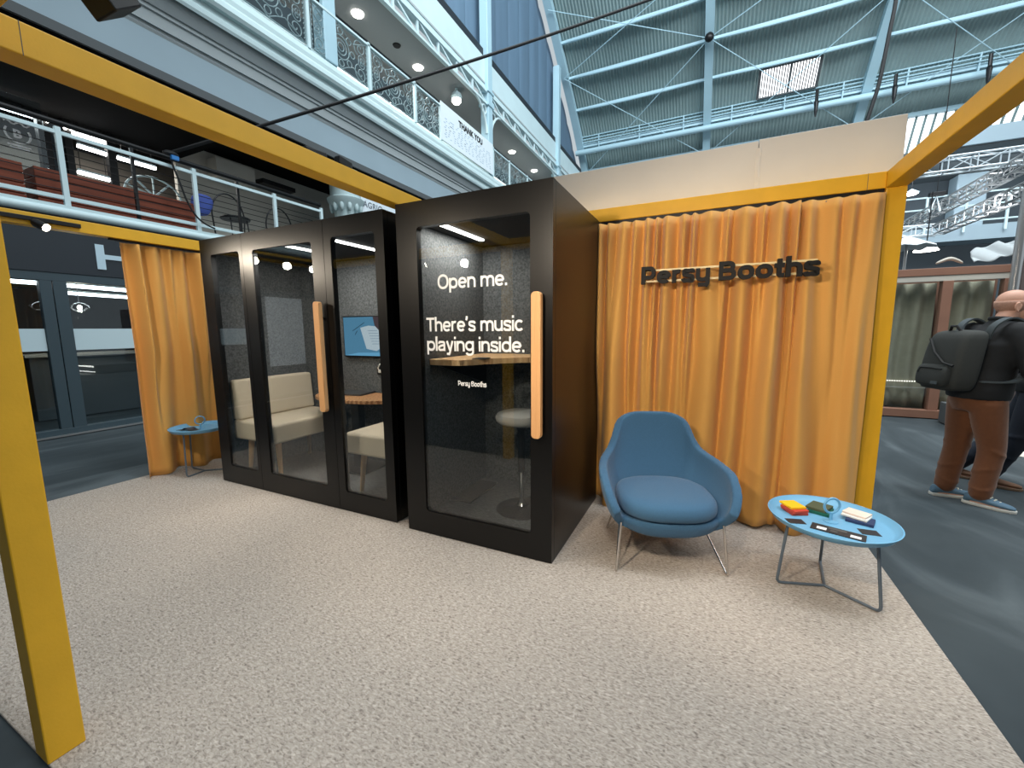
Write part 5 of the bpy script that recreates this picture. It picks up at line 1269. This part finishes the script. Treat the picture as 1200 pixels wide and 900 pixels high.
# rucksack
bp = thing('rucksack', 'dark grey rucksack on the back of the man in the black jacket', 'rucksack', m1(-.24, 0, .95))
U = V((.10, .03, 1)).normalized()
def rk(f, l, z): return m1(-.245+f, l, 0)+V((0, 0, 1.0))+U*z
mb = MB()
mb.loft([(rk(.02, 0, -.10), .08, .13, F1, L1), (rk(.02, 0, -.085), .10, .16, F1, L1), (rk(.015, 0, .05), .106, .172, F1, L1), (rk(.02, 0, .20), .102, .170, F1, L1), (rk(.03, 0, .31), .100, .162, F1, L1), (rk(.04, 0, .355), .085, .15, F1, L1), (rk(.05, 0, .372), .04, .09, F1, L1)], n=36, e=4.4)
body = mb.build('bag', 'rucksack', bp, smooth=True, subsurf=1)
mb = MB(); mb.loft([(rk(-.080, 0, -.07), .03, .115, F1, L1), (rk(-.083, 0, -.05), .045, .135, F1, L1), (rk(-.083, 0, .05), .046, .138, F1, L1), (rk(-.080, 0, .09), .035, .13, F1, L1), (rk(-.08, 0, .105), .015, .11, F1, L1)], n=28, e=3.6)
pk = mb.build('front_pocket', 'rucksack', bp, smooth=True, subsurf=1)
mb = MB(); mb.tube([rk(-.118, -.10, .072), rk(-.124, -.04, .076), rk(-.124, .04, .076), rk(-.117, .10, .072)], .005, 8); mb.tube([rk(-.122, .085, .074), rk(-.130, .09, .05), rk(-.130, .092, .03)], .004, 6); mb.build('zip', 'black_matt', pk, smooth=True)
mb = MB(); mb.box(rk(-.130, -.075, -.035), (.006, .055, .022), Matrix((F1, L1, U)).transposed()); mb.build('patch', 'strap', pk, label='pale grey label patch')
mb = MB(); mb.tube([rk(-.085, .10, .30), rk(-.100, .02, .20), rk(-.104, -.08, .12), rk(-.09, -.15, .10)], .009, 8); mb.tube([rk(.0, -.05, .355), rk(-.02, -.02, .40), rk(-.02, .02, .40), rk(0, .05, .355)], .010, 8); mb.build('handle', 'black_matt', bp, smooth=True)
for s in (-1, 1):
    mb = MB(); pts = [rk(.13, s*.10, .30), m1(-.07, s*.13, 1.40), m1(.02, s*.145, 1.455), m1(.12, s*.15, 1.40), m1(.19, s*.155, 1.27), m1(.17, s*.17, 1.12), m1(.05, s*.215, 1.0), rk(.13, s*.13, -.02)]
    tab = [(i/7, tuple(p)) for i, p in enumerate(pts)]; q = [V(spline(tab, i/40)) for i in range(41)]
    vs = []; fs = []
    for i, p in enumerate(q):
        d = (q[min(i+1, 40)]-q[max(i-1, 0)]).normalized(); x = L1; n = d.cross(x).normalized()
        vs += [p-x*.028-n*.006, p+x*.028-n*.006, p+x*.028+n*.006, p-x*.028+n*.006]
        if i: fs += [((i-1)*4+k, (i-1)*4+(k+1) % 4, i*4+(k+1) % 4, i*4+k) for k in range(4)]
    fs += [(0, 1, 2, 3), (163, 162, 161, 160)]
    mb.add(vs, fs); mb.build('strap', 'strap', bp, smooth=True)
# second person, mostly hidden behind the first
F2 = V((.93, -.36, 0)).normalized(); L2 = V((-F2.y, F2.x, 0)); O2 = V((2.50, 5.03, 0))
def m2(f, l, z): return O2+F2*f+L2*l+V((0, 0, z))
person('person in dark jeans and tan boots half hidden behind the man with the rucksack', F2, m2(.04, 0, .86), [V((2.31, 4.99, G)), V((2.17, 5.19, G))], [m2(-.03, -.10, .46), m2(-.08, .10, .46)],
       m2(.10, 0, 1.2), m2(.16, 0, 1.40), m2(.20, 0, 1.51), [m2(.40, -.16, 1.02), m2(.40, .16, 1.02)], [m2(.16, -.28, 1.05), m2(.16, .28, 1.05)], [m2(.10, -.19, 1.32), m2(.10, .19, 1.32)],
       dict(skin='skin', eye=eye, hair=mat('dark_hair', srgb(40, 32, 28), .8), hairtop=.3, trousers='denim', jacket='jacket', sock='sock', shoe='boot', sole=mat('gum_sole', srgb(120, 96, 76), .7), boot=True, footdir=[(.93, -.36, 0), (.9, -.3, 0)], belly=.12, hem=.13, jhem=.0), (.95, -.3, 0))

# ================================================================== LIGHT
w = bpy.data.worlds.new('hall_daylight'); S.world = w; w.use_nodes = True
nt = w.node_tree; bg = nt.nodes['Background']
bg.inputs[0].default_value = (.84, .94, 1.0, 1); bg.inputs[1].default_value = .62
def hall_fill(p, aim, sx, sy, e, col=(.86, .95, 1.0)):       # area lamps: near-roof daylight, plus added fill for the aisle and galleries
    l = bpy.data.lights.new('hall_fill_area', 'AREA'); l.shape = 'RECTANGLE'; l.size = sx; l.size_y = sy; l.energy = e; l.color = col
    o = bpy.data.objects.new('hall_fill_area', l); COL.objects.link(o); o.location = p; o.rotation_euler = (V(aim)-V(p)).to_track_quat('-Z', 'Y').to_euler()
hall_fill((8, 23.6, 7.9), (8, 25.5, 5), 9, 1.5, 420, (.9, .96, 1))  # fill added inside the far gallery to lift its dark interior
hall_fill((7, 15, 4.3), (7.5, 23, 3), 5, 1, 260, (.9, .96, 1))  # fill added below the far gallery floor to lift the wall there
hall_fill((2.6, 5.6, 6.5), (2.8, 8.3, .8), 3, 2, 160, (1, .96, .9))  # fill added above the aisle, standing in for hall lamps
hall_fill((-10.4, 3.0, 4.92), (-10.4, 3.0, 3), .5, 3.5, 70, (1, .97, .92))  # fill added under the lower gallery ceiling to boost its tube lights
for q in ((419, 16), (490, 79), (600, 178), (626, 200)): q = onz(q[0], q[1], 9.6); lamp_spot(q, q+V((0, 0, -3)), 500, 150, .5, (1, .95, .88), .12)
hall_fill((6, 2, 21), (4, 24, 13), 26, 7, 8000)  # large area lamps added to stand in for daylight through the near roof
hall_fill((6, 13, 20.3), (-8, 12, 8), 12, 12, 1700)
for p, a in SP: lamp_spot(V(p)+(V(a)-V(p)).normalized()*.09, a, 38, 80)
for p, a in FR: lamp_spot(V(p)+(V(a)-V(p)).normalized()*.09, a, 80 if p[0] < -1.5 else 105, 85)
for o in list(S.objects):
    if o.name.startswith('pendant_lamp') and o.get('label', '').startswith('lit clear'):
        l = bpy.data.lights.new('pt', 'POINT'); l.energy = 12; l.color = (1, .85, .65); l.shadow_soft_size = .05
        q = bpy.data.objects.new('pendant_light', l); COL.objects.link(q); q.location = o.location+V((0, 0, -.15))
struct(MB().b2((-8.1, -8, -.1), (-7.9, -2.5, 9)).build('wall_unseen_left', 'shop_fascia'))  # unseen dark wall added to close off a bright reflection in the booth glass
# unseen dark wall added behind the camera to darken the glass reflections
struct(MB().b2((-16, -8.2, -.1), (18, -8, 9)).build('wall_unseen_front', 'darkhall'))

vs = S.view_settings; S.display_settings.display_device = 'sRGB'
vs.view_transform = 'Standard'; vs.look = 'None'; vs.gamma = 1; vs.use_curve_mapping = False; vs.exposure = 0
cy = S.cycles
cy.use_denoising = True; cy.max_bounces = 8; cy.transparent_max_bounces = 16; cy.glossy_bounces = 4; cy.diffuse_bounces = 4
cy.sample_clamp_indirect = 6
